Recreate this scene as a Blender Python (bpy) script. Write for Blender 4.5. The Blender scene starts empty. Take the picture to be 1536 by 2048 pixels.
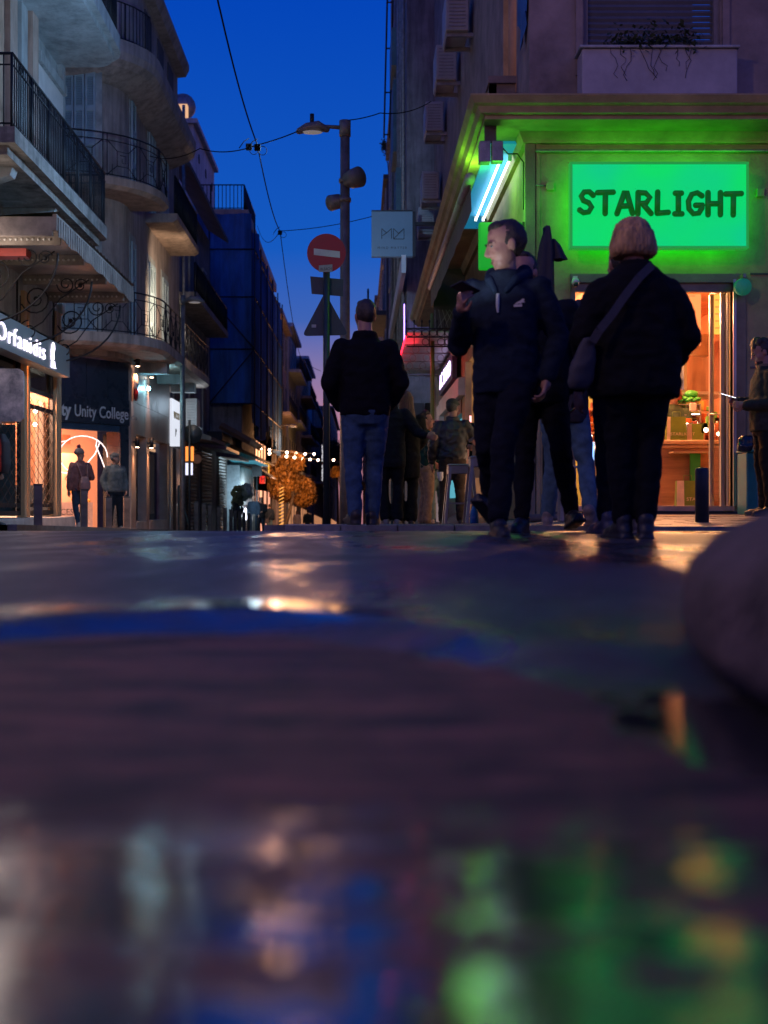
import bpy, bmesh, math, random
from mathutils import Vector, Matrix, noise, Euler
import numpy as np
random.seed(7)
sc = bpy.context.scene
col = sc.collection
R = math.radians
# ------------------------------------------------------------------ camera
F, PX, PY, CZ = 2500.0, 718.0, 1008.0, 0.18      # focal length and horizon in photo pixels
cam = bpy.data.cameras.new('camera')
camo = bpy.data.objects.new('camera', cam); col.objects.link(camo)
camo.location = (0, 0, CZ); camo.rotation_euler = (R(90), 0, 0)
cam.sensor_fit = 'VERTICAL'; cam.sensor_height = 36.0; cam.sensor_width = 27.0
cam.lens = 36.0 * F / 2048
cam.shift_x = (768 - PX) / 2048; cam.shift_y = (PY - 1024) / 2048
cam.clip_start = 0.02; cam.clip_end = 2000
cam.dof.use_dof = True; cam.dof.focus_distance = 14.0
cam.dof.aperture_fstop = (cam.lens / 1000) / 0.0175
sc.camera = camo
sc.cycles.use_denoising = True
sc.cycles.max_bounces = 6; sc.cycles.diffuse_bounces = 3; sc.cycles.glossy_bounces = 3
sc.cycles.transmission_bounces = 4; sc.cycles.transparent_max_bounces = 12
sc.cycles.sample_clamp_indirect = 4.0; sc.cycles.caustics_reflective = False; sc.cycles.caustics_refractive = False
sc.view_settings.view_transform = 'Standard'; sc.view_settings.look = 'None'
sc.view_settings.exposure = 0.3; sc.view_settings.gamma = 1.0
# ------------------------------------------------------------------ dusk sky
w = bpy.data.worlds.new('World'); sc.world = w; w.use_nodes = True
nt = w.node_tree; nt.nodes.clear()
sky = nt.nodes.new('ShaderNodeTexSky'); sky.sky_type = 'NISHITA'; sky.sun_disc = False
sky.sun_elevation = R(-4.5); sky.sun_rotation = R(8); sky.ozone_density = 4.0; sky.air_density = 1.0; sky.dust_density = 1.2
hs = nt.nodes.new('ShaderNodeHueSaturation'); hs.inputs['Saturation'].default_value = 1.0
tc = nt.nodes.new('ShaderNodeTexCoord'); sx = nt.nodes.new('ShaderNodeSeparateXYZ')
rp = nt.nodes.new('ShaderNodeValToRGB')          # dusk tint: afterglow rose low down, deep blue above
e = rp.color_ramp.elements
e[0].position = 0.0; e[0].color = (0.42, 0.17, 0.20, 1)
e[1].position = 1.0; e[1].color = (0.0, 0.030, 0.30, 1)
for p, c in ((0.065, (0.38, 0.175, 0.25)), (0.105, (0.20, 0.150, 0.31)), (0.145, (0.042, 0.105, 0.38)), (0.20, (0.006, 0.084, 0.43)), (0.38, (0.0005, 0.048, 0.40))):
    k = e.new(p); k.color = (*c, 1)
mx = nt.nodes.new('ShaderNodeMix'); mx.data_type = 'RGBA'; mx.blend_type = 'ADD'; mx.inputs['Factor'].default_value = 1.0
bg = nt.nodes.new('ShaderNodeBackground'); out = nt.nodes.new('ShaderNodeOutputWorld')
sb = nt.nodes.new('ShaderNodeMix'); sb.data_type = 'RGBA'; sb.blend_type = 'MULTIPLY'; sb.inputs['Factor'].default_value = 1.0
sb.inputs['B'].default_value = (0.05, 0.1, 0.2, 1)
L = nt.links.new
L(sky.outputs[0], hs.inputs['Color']); L(hs.outputs[0], sb.inputs['A'])
L(tc.outputs['Generated'], sx.inputs[0]); L(sx.outputs['Z'], rp.inputs[0])
L(rp.outputs[0], mx.inputs['A']); L(sb.outputs['Result'], mx.inputs['B'])
L(mx.outputs['Result'], bg.inputs[0]); L(bg.outputs[0], out.inputs[0])
bg.inputs[1].default_value = 0.95
# the set sun: a last trace of cool, soft skylight from the end of the street
sd = bpy.data.lights.new('sun', 'SUN'); sd.energy = 0.02; sd.angle = R(15); sd.color = (0.6, 0.65, 1.0)
so = bpy.data.objects.new('sun', sd); col.objects.link(so); so.rotation_euler = (R(86), 0, R(172))

# ------------------------------------------------------------------ helpers
def X(px, Y): return (px - PX) * Y / F
def Z(py, Y): return CZ + (PY - py) * Y / F
def W(px, py, Y): return Vector((X(px, Y), Y, Z(py, Y)))

MATS = {}
def mat(name, c, rough=0.7, metal=0.0, var=0.18, scale=3.0, bump=0.15, bscale=40.0, em=None, es=0.0, spec=0.5, stretch=None, dark=None, grime=0.0):
    if name in MATS: return MATS[name]
    m = bpy.data.materials.new(name); m.use_nodes = True; MATS[name] = m
    t = m.node_tree; b = t.nodes['Principled BSDF']; Lk = t.links.new
    b.inputs['Metallic'].default_value = metal; b.inputs['Specular IOR Level'].default_value = spec
    co = t.nodes.new('ShaderNodeTexCoord'); mp = t.nodes.new('ShaderNodeMapping')
    Lk(co.outputs['Object'], mp.inputs[0])
    if stretch: mp.inputs['Scale'].default_value = stretch
    n = t.nodes.new('ShaderNodeTexNoise'); n.inputs['Scale'].default_value = scale; n.inputs['Detail'].default_value = 5; n.inputs['Roughness'].default_value = 0.65
    Lk(mp.outputs[0], n.inputs['Vector'])
    r = t.nodes.new('ShaderNodeValToRGB'); el = r.color_ramp.elements
    lo = dark if dark else tuple(max(0, v * (1 - 2 * var)) for v in c); hi = tuple(min(1, v * (1 + var)) for v in c)
    el[0].position = 0.3; el[0].color = (*lo, 1); el[1].position = 0.7; el[1].color = (*hi, 1)
    Lk(n.outputs['Fac'], r.inputs[0]); cout = r.outputs[0]
    if grime:
        m3 = t.nodes.new('ShaderNodeMapping'); m3.inputs['Scale'].default_value = (2.2, 2.2, .22); Lk(co.outputs['Object'], m3.inputs[0])
        n3 = t.nodes.new('ShaderNodeTexNoise'); n3.inputs['Scale'].default_value = 2.2; n3.inputs['Detail'].default_value = 6; n3.inputs['Roughness'].default_value = .7; Lk(m3.outputs[0], n3.inputs['Vector'])
        r3 = t.nodes.new('ShaderNodeValToRGB'); e3 = r3.color_ramp.elements; e3[0].position = .36; e3[0].color = (1-grime,)*3+(1,); e3[1].position = .56; e3[1].color = (1,1,1,1); Lk(n3.outputs['Fac'], r3.inputs[0])
        x3 = t.nodes.new('ShaderNodeMix'); x3.data_type = 'RGBA'; x3.blend_type = 'MULTIPLY'; x3.inputs['Factor'].default_value = 1; Lk(cout, x3.inputs['A']); Lk(r3.outputs[0], x3.inputs['B']); cout = x3.outputs['Result']
    Lk(cout, b.inputs['Base Color'])
    mr = t.nodes.new('ShaderNodeMapRange'); mr.inputs['To Min'].default_value = max(0.02, rough - 0.12); mr.inputs['To Max'].default_value = min(1, rough + 0.12)
    Lk(n.outputs['Fac'], mr.inputs['Value']); Lk(mr.outputs[0], b.inputs['Roughness'])
    if bump > 0:
        n2 = t.nodes.new('ShaderNodeTexNoise'); n2.inputs['Scale'].default_value = bscale; n2.inputs['Detail'].default_value = 4
        Lk(mp.outputs[0], n2.inputs['Vector'])
        bp = t.nodes.new('ShaderNodeBump'); bp.inputs['Strength'].default_value = bump; bp.inputs['Distance'].default_value = 0.02
        Lk(n2.outputs['Fac'], bp.inputs['Height']); Lk(bp.outputs[0], b.inputs['Normal'])
    if em:
        b.inputs['Emission Color'].default_value = (*em, 1); b.inputs['Emission Strength'].default_value = es
    return m
def emit(name, c, s, base=0.02):
    if name in MATS: return MATS[name]
    m = bpy.data.materials.new(name); m.use_nodes = True; MATS[name] = m
    b = m.node_tree.nodes['Principled BSDF']
    b.inputs['Base Color'].default_value = (base, base, base, 1); b.inputs['Roughness'].default_value = 0.6
    b.inputs['Emission Color'].default_value = (*c, 1); b.inputs['Emission Strength'].default_value = s
    return m
def glass(name, tint=(0.8, 0.9, 0.95), refl=0.25):
    if name in MATS: return MATS[name]
    m = bpy.data.materials.new(name); m.use_nodes = True; MATS[name] = m
    t = m.node_tree; t.nodes.clear(); Lk = t.links.new
    o = t.nodes.new('ShaderNodeOutputMaterial'); mixn = t.nodes.new('ShaderNodeMixShader')
    tr = t.nodes.new('ShaderNodeBsdfTransparent'); tr.inputs[0].default_value = (*tint, 1)
    gl = t.nodes.new('ShaderNodeBsdfGlossy'); gl.inputs['Roughness'].default_value = 0.03
    lw = t.nodes.new('ShaderNodeLayerWeight'); lw.inputs['Blend'].default_value = refl
    Lk(lw.outputs['Fresnel'], mixn.inputs[0]); Lk(tr.outputs[0], mixn.inputs[1]); Lk(gl.outputs[0], mixn.inputs[2]); Lk(mixn.outputs[0], o.inputs[0])
    return m

def tag(o, label=None, cat=None, group=None, kind=None):
    if label: o['label'] = label
    if cat: o['category'] = cat
    if group: o['group'] = group
    if kind: o['kind'] = kind
    return o
def thing(name, loc, label, cat, group=None):
    o = bpy.data.objects.new(name, None); o.empty_display_size = 0.1; col.objects.link(o); o.location = loc
    return tag(o, label, cat, group)
def wloc(o):
    v = Vector((0, 0, 0))
    while o is not None: v += o.location; o = o.parent
    return v

class MB:
    def __init__(s): s.v = []; s.f = []; s.sm = []
    def add(s, vs, fs, smooth=False):
        b = len(s.v); s.v.extend([tuple(v) for v in vs]); s.f.extend([tuple(i + b for i in f) for f in fs]); s.sm.extend([smooth] * len(fs)); return s
    def box(s, x0, x1, y0, y1, z0, z1):
        if x0 > x1: x0, x1 = x1, x0
        if y0 > y1: y0, y1 = y1, y0
        if z0 > z1: z0, z1 = z1, z0
        return s.add([(x0,y0,z0),(x1,y0,z0),(x1,y1,z0),(x0,y1,z0),(x0,y0,z1),(x1,y0,z1),(x1,y1,z1),(x0,y1,z1)],
              [(0,3,2,1),(4,5,6,7),(0,1,5,4),(1,2,6,5),(2,3,7,6),(3,0,4,7)])
    def bbox(s, x0, x1, y0, y1, z0, z1, b=0.01):
        # chamfered box (all edges)
        bm = bmesh.new(); r = bmesh.ops.create_cube(bm, size=1)
        sx, sy, sz = abs(x1-x0), abs(y1-y0), abs(z1-z0); c = ((x0+x1)/2, (y0+y1)/2, (z0+z1)/2)
        for v in bm.verts: v.co = Vector((v.co.x*sx + c[0], v.co.y*sy + c[1], v.co.z*sz + c[2]))
        bmesh.ops.bevel(bm, geom=bm.edges[:], offset=min(b, sx*.45, sy*.45, sz*.45), segments=2, affect='EDGES', profile=0.5)
        return s.frombm(bm)
    def frombm(s, bm, smooth=False):
        bm.verts.index_update(); s.add([v.co for v in bm.verts], [[v.index for v in f.verts] for f in bm.faces], smooth); bm.free(); return s
    def beam(s, a, b, w, h=None, up=(0,0,1)):
        a, b = Vector(a), Vector(b); d = (b-a).normalized(); u = Vector(up)
        if abs(d.dot(u)) > .98: u = Vector((1,0,0))
        sd = d.cross(u).normalized(); u = sd.cross(d); h = h or w; sd *= w/2; u *= h/2
        return s.add([a-sd-u,a+sd-u,a+sd+u,a-sd+u,b-sd-u,b+sd-u,b+sd+u,b-sd+u],[(0,1,2,3),(4,7,6,5),(0,4,5,1),(1,5,6,2),(2,6,7,3),(3,7,4,0)])
    def tube(s, pts, r, n=6, smooth=True, caps=True):
        pts = [Vector(p) for p in pts]; m = len(pts); rr = r if isinstance(r, (list, tuple)) else [r]*m
        vs = []; prev = None
        for i, p in enumerate(pts):
            d = (pts[min(i+1,m-1)] - pts[max(i-1,0)])
            d = d.normalized() if d.length > 1e-9 else Vector((0,0,1))
            if prev is None:
                u = d.cross(Vector((0,0,1)));  u = u if u.length > .05 else d.cross(Vector((1,0,0)))
            else: u = prev - d*prev.dot(d); u = u if u.length > 1e-6 else d.cross(Vector((1,0,0)))
            u.normalize(); prev = u; q = d.cross(u)
            for k in range(n):
                a = 2*math.pi*k/n; vs.append(p + (u*math.cos(a) + q*math.sin(a))*rr[i])
        fs = [(i*n+k, i*n+(k+1)%n, (i+1)*n+(k+1)%n, (i+1)*n+k) for i in range(m-1) for k in range(n)]
        if caps: fs += [tuple(range(n-1,-1,-1)), tuple((m-1)*n+k for k in range(n))]
        return s.add(vs, fs, smooth)
    def ring(s, c, rad, r, ax='y', n=20, m=5):
        c = Vector(c); P = []
        for i in range(n+1):
            a = 2*math.pi*i/n; ca, sa = rad*math.cos(a), rad*math.sin(a)
            P.append(c + (Vector((ca,0,sa)) if ax=='y' else Vector((0,ca,sa)) if ax=='x' else Vector((ca,sa,0))))
        return s.tube(P, r, m, caps=False)
    def cyl(s, c, r, z0, z1, n=16, r2=None):
        return s.tube([(c[0],c[1],z0),(c[0],c[1],z1)], [r, r if r2 is None else r2], n)
    def prism(s, poly, z0, z1):
        n = len(poly); vs = [(p[0],p[1],z0) for p in poly] + [(p[0],p[1],z1) for p in poly]
        a = sum(poly[i][0]*poly[(i+1)%n][1]-poly[(i+1)%n][0]*poly[i][1] for i in range(n))
        fs = [(i,(i+1)%n,n+(i+1)%n,n+i) for i in range(n)] + [tuple(range(n-1,-1,-1)), tuple(range(n,2*n))]
        if a < 0: fs = [tuple(reversed(f)) for f in fs]
        return s.add(vs, fs)
    def extrude(s, pts, vec):
        # closed 3-D outline swept by vec
        pts = [Vector(p) for p in pts]; n = len(pts); v = Vector(vec)
        return s.add(pts + [p+v for p in pts], [(i,(i+1)%n,n+(i+1)%n,n+i) for i in range(n)] + [tuple(range(n-1,-1,-1)), tuple(range(n,2*n))])
    def strip(s, path, prof):
        # sweep profile [(offset outward, z)] along plan path [(x,y)], outward = right of travel
        P = [Vector((p[0],p[1])) for p in path]; m = len(P); k = len(prof); vs = []
        for i, p in enumerate(P):
            d1 = (P[i]-P[i-1]).normalized() if i else None; d2 = (P[i+1]-P[i]).normalized() if i < m-1 else None
            d = ((d1 or d2)+(d2 or d1)); d = d.normalized() if d.length > 1e-6 else (d2 or d1)
            nrm = Vector((d.y,-d.x)); c = nrm.dot(Vector(((d1 or d2).y,-(d1 or d2).x))); nrm = nrm/max(c,.4)
            for o, z in prof: vs.append((p.x+nrm.x*o, p.y+nrm.y*o, z))
        fs = [(i*k+j, i*k+(j+1)%k, (i+1)*k+(j+1)%k, (i+1)*k+j) for i in range(m-1) for j in range(k)]
        fs += [tuple(range(k)), tuple((m-1)*k+j for j in range(k-1,-1,-1))]
        return s.add(vs, fs)
    def ball(s, c, r, n=10, m=7):
        rx, ry, rz = r if isinstance(r,(tuple,list)) else (r,r,r); vs = [(c[0],c[1],c[2]-rz)]
        for i in range(1,m):
            a = math.pi*i/m
            for k in range(n):
                b = 2*math.pi*k/n; vs.append((c[0]+rx*math.sin(a)*math.cos(b), c[1]+ry*math.sin(a)*math.sin(b), c[2]-rz*math.cos(a)))
        vs.append((c[0],c[1],c[2]+rz)); T = len(vs)-1
        fs = [(0,1+(k+1)%n,1+k) for k in range(n)]
        fs += [(1+i*n+k,1+i*n+(k+1)%n,1+(i+1)*n+(k+1)%n,1+(i+1)*n+k) for i in range(m-2) for k in range(n)]
        fs += [(T,1+(m-2)*n+k,1+(m-2)*n+(k+1)%n) for k in range(n)]
        return s.add(vs, fs, True)
    def build(s, name, m, parent=None, fix=True):
        me = bpy.data.meshes.new(name); o = wloc(parent) if parent is not None else Vector((0,0,0))
        me.from_pydata([(v[0]-o.x, v[1]-o.y, v[2]-o.z) for v in s.v], [], s.f)
        for p, q in zip(me.polygons, s.sm): p.use_smooth = q
        if fix:
            bm = bmesh.new(); bm.from_mesh(me); bmesh.ops.recalc_face_normals(bm, faces=bm.faces[:]); bm.to_mesh(me); bm.free()
        if m is not None: me.materials.append(m)
        ob = bpy.data.objects.new(name, me); col.objects.link(ob); ob.parent = parent
        return ob
TS = bpy.data.scenes.new('scratch'); TV = TS.view_layers[0]
def evaluated(ob):
    TS.collection.objects.link(ob); TV.update(); me = bpy.data.meshes.new_from_object(ob.evaluated_get(TV.depsgraph)); return me
def bx(name, m, parent, *a): return MB().box(*a).build(name, m, parent)
def copy_tree(o, parent=None):
    c = o.copy(); col.objects.link(c); c.parent = parent
    for ch in list(o.children): copy_tree(ch, c)
    return c
def text(s, size, name, m, parent, origin, xd=(1,0,0), up=(0,0,1), ext=0.004, sxw=1.0, align='LEFT', off=0.0, space=1.0, fit=None):
    cu = bpy.data.curves.new('t', 'FONT'); cu.body = s; cu.size = size; cu.extrude = ext; cu.align_x = align; cu.offset = off; cu.space_character = space; cu.resolution_u = 3
    ob = bpy.data.objects.new('t', cu); me = evaluated(ob)
    bpy.data.objects.remove(ob); bpy.data.curves.remove(cu)
    if fit: xs_ = [v.co.x for v in me.vertices]; sxw = fit/(max(xs_)-min(xs_))
    xd = Vector(xd).normalized(); up = Vector(up).normalized(); nn = xd.cross(up); og = Vector(origin) - (wloc(parent) if parent is not None else Vector((0,0,0)))
    for v in me.vertices: v.co = og + xd*v.co.x*sxw + up*v.co.y + nn*v.co.z
    me.materials.clear(); me.materials.append(m); me.name = name
    o2 = bpy.data.objects.new(name, me); col.objects.link(o2); o2.parent = parent; return o2
def lamp(name, loc, colr, energy, size=0.1, typ='POINT', rot=None, parent=None, spot=None, sy=None, blend=0.5):
    d = bpy.data.lights.new(name, typ); d.color = colr; d.energy = energy
    if typ == 'AREA':
        d.size = size
        if sy: d.shape = 'RECTANGLE'; d.size_y = sy
    else: d.shadow_soft_size = size
    if typ == 'SPOT': d.spot_size = R(spot or 60); d.spot_blend = blend
    o = bpy.data.objects.new(name, d); col.objects.link(o); o.parent = parent
    o.location = Vector(loc) - (wloc(parent) if parent is not None else Vector((0,0,0)))
    if rot: o.rotation_euler = rot
    return o
def smooth(a, b, x):
    t = min(1, max(0, (x-a)/(b-a))); return t*t*(3-2*t)

# ground heights: level to 8 m, then the street falls away
def rz(x, y):
    yl = max(1.55, 2.1-2.2*(max(-1.0,min(1.0,x))+.28)**2)*1.0
    return rz0(x, y) - (0.03*(1-smooth(yl-.10, yl+.08, y)) if y < 3 else 0)
def rz0(x, y):
    if y < 0.7: return 0.057*(0.85-y)
    if y < 1.0: return 0.057*(1.0-y)**2/0.6
    if y < 7.6: return 0.0
    if y < 9.4: return -0.026*((y-7.6)**2)/3.6
    return -0.0234-0.026*(y-9.4)
def pz(x, y):      # right-hand pavement
    a = rz(x, y) + 0.045 + 0.05*smooth(9.5, 14, y); b = 0.012 + 0.0155*(min(y,14)-9.3)
    t = smooth(1.1, 2.4, x); return a*(1-t) + b*t
def lz(x, y): return rz(x, y) + 0.11
# ------------------------------------------------------------------ ground
def asphalt():
    m = bpy.data.materials.new('wet_asphalt'); m.use_nodes = True; t = m.node_tree; b = t.nodes['Principled BSDF']; Lk = t.links.new
    def nd(k): return t.nodes.new('ShaderNode'+k)
    def math_(op, a, c=None, clamp=False):
        n = nd('Math'); n.operation = op; n.use_clamp = clamp
        for i, v in enumerate((a, c)):
            if v is None: continue
            if isinstance(v, (int, float)): n.inputs[i].default_value = v
            else: Lk(v, n.inputs[i])
        return n.outputs[0]
    def rng(v, a, c, lo=0., hi=1.):
        n = nd('MapRange'); n.interpolation_type = 'SMOOTHSTEP'; Lk(v, n.inputs['Value'])
        for k, q in zip(('From Min','From Max','To Min','To Max'), (a,c,lo,hi)): n.inputs[k].default_value = q
        return n.outputs[0]
    def nz(sc_, det=4, st=(1,1,1), dist=0., rough=.55):
        mp = nd('Mapping'); mp.inputs['Scale'].default_value = st; Lk(co.outputs['Object'], mp.inputs[0])
        n = nd('TexNoise'); n.inputs['Scale'].default_value = sc_; n.inputs['Detail'].default_value = det; n.inputs['Distortion'].default_value = dist; n.inputs['Roughness'].default_value = rough
        Lk(mp.outputs[0], n.inputs['Vector']); return n.outputs['Fac']
    co = nd('TexCoord'); sp = nd('SeparateXYZ'); Lk(co.outputs['Object'], sp.inputs[0]); x, y = sp.outputs['X'], sp.outputs['Y']
    wob = math_('MULTIPLY', math_('SUBTRACT', nz(5, 3, (1,1,1)), .5), .22)
    yy = math_('ADD', y, wob)
    near = rng(yy, .68, .90, 1, 0)                                   # gutter water by the lens
    patch = rng(nz(11, 3, (1, 1.5, 1), .8), .46, .53)                # dry islands break it up
    near = math_('MAXIMUM', rng(yy, .45, .50, .9, 0), math_('MULTIPLY', near, math_('ADD', math_('MULTIPLY', patch, .93), .07)))
    dx = math_('MULTIPLY', math_('SUBTRACT', x, .345), 9.5); dy = math_('MULTIPLY', math_('SUBTRACT', y, 1.2), 3.6)
    pud = rng(math_('ADD', math_('ADD', math_('MULTIPLY', dx, dx), math_('MULTIPLY', dy, dy)), math_('MULTIPLY', math_('SUBTRACT', nz(16, 3), .5), 3.5)), .5, 1.0, 1, 0)
    arc = math_('ADD', math_('ADD', y, math_('MULTIPLY', wob, .25)), math_('MULTIPLY', math_('MULTIPLY', math_('ADD', x, .28), math_('ADD', x, .28)), 2.2))
    far = rng(arc, 2.0, 2.5)                                         # wet road beyond the dry apron
    edge = math_('MULTIPLY', rng(arc, 1.96, 2.05), rng(arc, 2.2, 2.8, 1, 0))
    pat = math_('MULTIPLY', rng(nz(1.1, 4, (1.4, .5, 1), .4), .40, .62), rng(nz(9, 5, (1, .6, 1), .2, .7), .3, .65, .45, 1))
    farw = math_('MULTIPLY', far, math_('ADD', math_('MULTIPLY', pat, .45), .25))
    wet = math_('MAXIMUM', math_('MAXIMUM', near, pud), math_('MAXIMUM', farw, math_('MULTIPLY', math_('MULTIPLY', edge, rng(x, -.1, .5, .9, .3)), rng(nz(3.0, 3), .35, .55, .5, 1))), True)
    wn = nd('Clamp'); Lk(wet, wn.inputs[0]); wet = wn.outputs[0]
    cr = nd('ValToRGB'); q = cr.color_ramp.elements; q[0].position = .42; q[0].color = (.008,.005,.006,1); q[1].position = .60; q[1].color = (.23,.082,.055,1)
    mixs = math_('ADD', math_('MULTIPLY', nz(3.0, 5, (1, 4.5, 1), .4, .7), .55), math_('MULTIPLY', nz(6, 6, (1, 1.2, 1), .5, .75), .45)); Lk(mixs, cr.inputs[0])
    cr2 = nd('ValToRGB'); q2 = cr2.color_ramp.elements; q2[0].position = .36; q2[0].color = (.012,.014,.018,1); q2[1].position = .66; q2[1].color = (.075,.083,.10,1)
    Lk(math_('ADD', math_('MULTIPLY', nz(7, 6, (1, .8, 1), .4, .75), .55), math_('MULTIPLY', nz(60, 4, (1,1,1), 0, .8), .45)), cr2.inputs[0])
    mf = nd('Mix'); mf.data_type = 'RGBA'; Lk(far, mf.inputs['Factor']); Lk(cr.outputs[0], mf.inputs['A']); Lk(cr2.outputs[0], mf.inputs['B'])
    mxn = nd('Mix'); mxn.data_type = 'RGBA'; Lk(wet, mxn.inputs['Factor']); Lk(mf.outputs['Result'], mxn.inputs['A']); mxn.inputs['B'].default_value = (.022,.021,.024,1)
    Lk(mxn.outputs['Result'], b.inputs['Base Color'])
    rr = math_('ADD', rng(wet, 0, 1, .56, .06), math_('MULTIPLY', math_('SUBTRACT', nz(30, 3), .5), .12)); Lk(rr, b.inputs['Roughness'])
    Lk(rng(wet, 0, 1, .4, 1.0), b.inputs['Specular IOR Level']); Lk(math_('MULTIPLY', near, .9), b.inputs['Coat Weight']); b.inputs['Coat IOR'].default_value = 2.0; b.inputs['Coat Roughness'].default_value = .075
    b1 = nd('Bump'); b1.inputs['Distance'].default_value = .004; Lk(rng(wet, 0, 1, .9, .03), b1.inputs['Strength']); Lk(nz(160, 4, (1,1,1), 0, .7), b1.inputs['Height'])
    b2 = nd('Bump'); b2.inputs['Distance'].default_value = .012; Lk(rng(wet, 0, 1, .55, .06), b2.inputs['Strength']); Lk(nz(22, 5, (1, 1.3, 1), .3, .7), b2.inputs['Height']); Lk(b1.outputs[0], b2.inputs['Normal'])
    b3 = nd('Bump'); b3.inputs['Distance'].default_value = .03; Lk(math_('MULTIPLY', rng(wet, 0, .6, .5, 0), rng(arc, 1.9, 2.2, 1, .0)), b3.inputs['Strength']); Lk(nz(3.2, 5, (1, 7, 1), .4, .7), b3.inputs['Height']); Lk(b2.outputs[0], b3.inputs['Normal'])
    Lk(b3.outputs[0], b.inputs['Normal'])
    b4 = nd('Bump'); b4.inputs['Distance'].default_value = .010; b4.inputs['Strength'].default_value = .5; Lk(nz(11, 3, (1, 2.4, 1), .5), b4.inputs['Height']); Lk(b4.outputs[0], b.inputs['Coat Normal'])
    return m
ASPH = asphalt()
def sheet(name, xs, ys, zf, m, kind='structure'):
    vs = [(x, y, zf(x, y)) for y in ys for x in xs]; n = len(xs)
    fs = [(j*n+i, j*n+i+1, (j+1)*n+i+1, (j+1)*n+i) for j in range(len(ys)-1) for i in range(n-1)]
    o = MB().add(vs, fs, True).build(name, m, None, False); o['kind'] = kind; return o
ys = [-12, -4, -1, 0, .2, .4, .6, .7, .75, .8, .85, .9, .95, 1, 1.1, 1.25] + [1.4+.03*i for i in range(29)] + [2.5, 3, 4, 5, 6, 7] + [7.6+.2*i for i in range(12)] + [10.5, 12, 15, 20, 30, 45, 70, 110, 170, 260, 420]
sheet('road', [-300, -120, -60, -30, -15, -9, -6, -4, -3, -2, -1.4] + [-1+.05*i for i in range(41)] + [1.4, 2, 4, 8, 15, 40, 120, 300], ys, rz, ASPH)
M_PAVE = mat('pavement_stone', (.20,.175,.15), .42, var=.25, scale=5, bump=.3, bscale=30)
M_KERB = mat('kerb_stone', (.17,.16,.15), .5, var=.25, scale=8, bump=.3)
M_JOINT = mat('paving_bed', (.05,.045,.04), .8, bump=.2)
# right-hand pavement: a sheet with a rounded corner, kerb stones and paving slabs near the shop
def pave(name, xs, ys, zf, m): return sheet(name, xs, ys, zf, m)
pav = pave('pavement_right', [-.55,-.3,0,.4,.8,1.2,1.6,2,2.4,3,4,6,9,14], [9.35,9.6,10,10.5,11,12,13,14,16,20,26,35,60,100,180], lambda x, y: pz(x, y)-.012, M_JOINT)
for i in range(22):        # front kerb stones
    x0 = -.55+i*.42
    k = MB(); a, c = pz(x0, 9.35), pz(x0+.41, 9.35)
    k.add([(x0,9.2,rz(x0,9.2)-.06),(x0+.41,9.2,rz(x0,9.2)-.06),(x0+.41,9.36,-.12),(x0,9.36,-.12),(x0,9.215,a),(x0+.41,9.215,c),(x0+.41,9.36,c),(x0,9.36,a)],
          [(0,3,2,1),(4,5,6,7),(0,1,5,4),(1,2,6,5),(2,3,7,6),(3,0,4,7)]).build('kerb_stone', M_KERB, pav)
for i in range(24):        # kerb along the street side
    y0 = 9.22+i*1.0; x0 = -.70
    a, c = pz(-.5, y0), pz(-.5, y0+.99)
    MB().add([(x0,y0,a-.3),(-.555,y0,a-.3),(-.555,y0+.99,c-.3),(x0,y0+.99,c-.3),(x0,y0,a),(-.555,y0,a),(-.555,y0+.99,c),(x0,y0+.99,c)],
          [(0,3,2,1),(4,5,6,7),(0,1,5,4),(1,2,6,5),(2,3,7,6),(3,0,4,7)]).build('kerb_stone', M_KERB, pav)
row = 0; y0 = 9.37
while y0 < 13.05:
    x0 = -.54 - (.2 if row % 2 else 0)
    while x0 < 5.4:
        a, c = max(x0, -.54), x0+.385
        dz = random.uniform(-.003, .003); yb = y0+.385
        if c - a > .05:
            zs = [pz(a,y0)+dz, pz(c,y0)+dz, pz(c,yb)+dz, pz(a,yb)+dz]
            MB().add([(a,y0,zs[0]-.05),(c,y0,zs[1]-.05),(c,yb,zs[2]-.05),(a,yb,zs[3]-.05),(a,y0,zs[0]),(c,y0,zs[1]),(c,yb,zs[2]),(a,yb,zs[3])],
                     [(4,5,6,7),(0,1,5,4),(1,2,6,5),(2,3,7,6),(3,0,4,7)]).build('paving_slab', M_PAVE, pav)
        x0 += .40
    y0 += .40; row += 1
pl = pave('pavement_left', [-40,-14,-9,-6,-5,-4.5], [15.5,18,22,26,30,40,60,100,180], lz, mat('pavement_plain', (.22,.19,.17), .5, var=.25, scale=3, bump=.3))
k = MB()
for y0 in range(16, 60): k.add([(-4.5,y0,rz(0,y0)-.05),(-4.38,y0,rz(0,y0)-.05),(-4.38,y0+.98,rz(0,y0+1)-.05),(-4.5,y0+.98,rz(0,y0+1)-.05),(-4.5,y0,lz(0,y0)+.004),(-4.38,y0,lz(0,y0)+.004),(-4.38,y0+.98,lz(0,y0+1)+.004),(-4.5,y0+.98,lz(0,y0+1)+.004)],[(0,3,2,1),(4,5,6,7),(0,1,5,4),(1,2,6,5),(2,3,7,6),(3,0,4,7)])
o = k.build('kerb', M_KERB, pl); o['kind'] = 'stuff'

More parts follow.
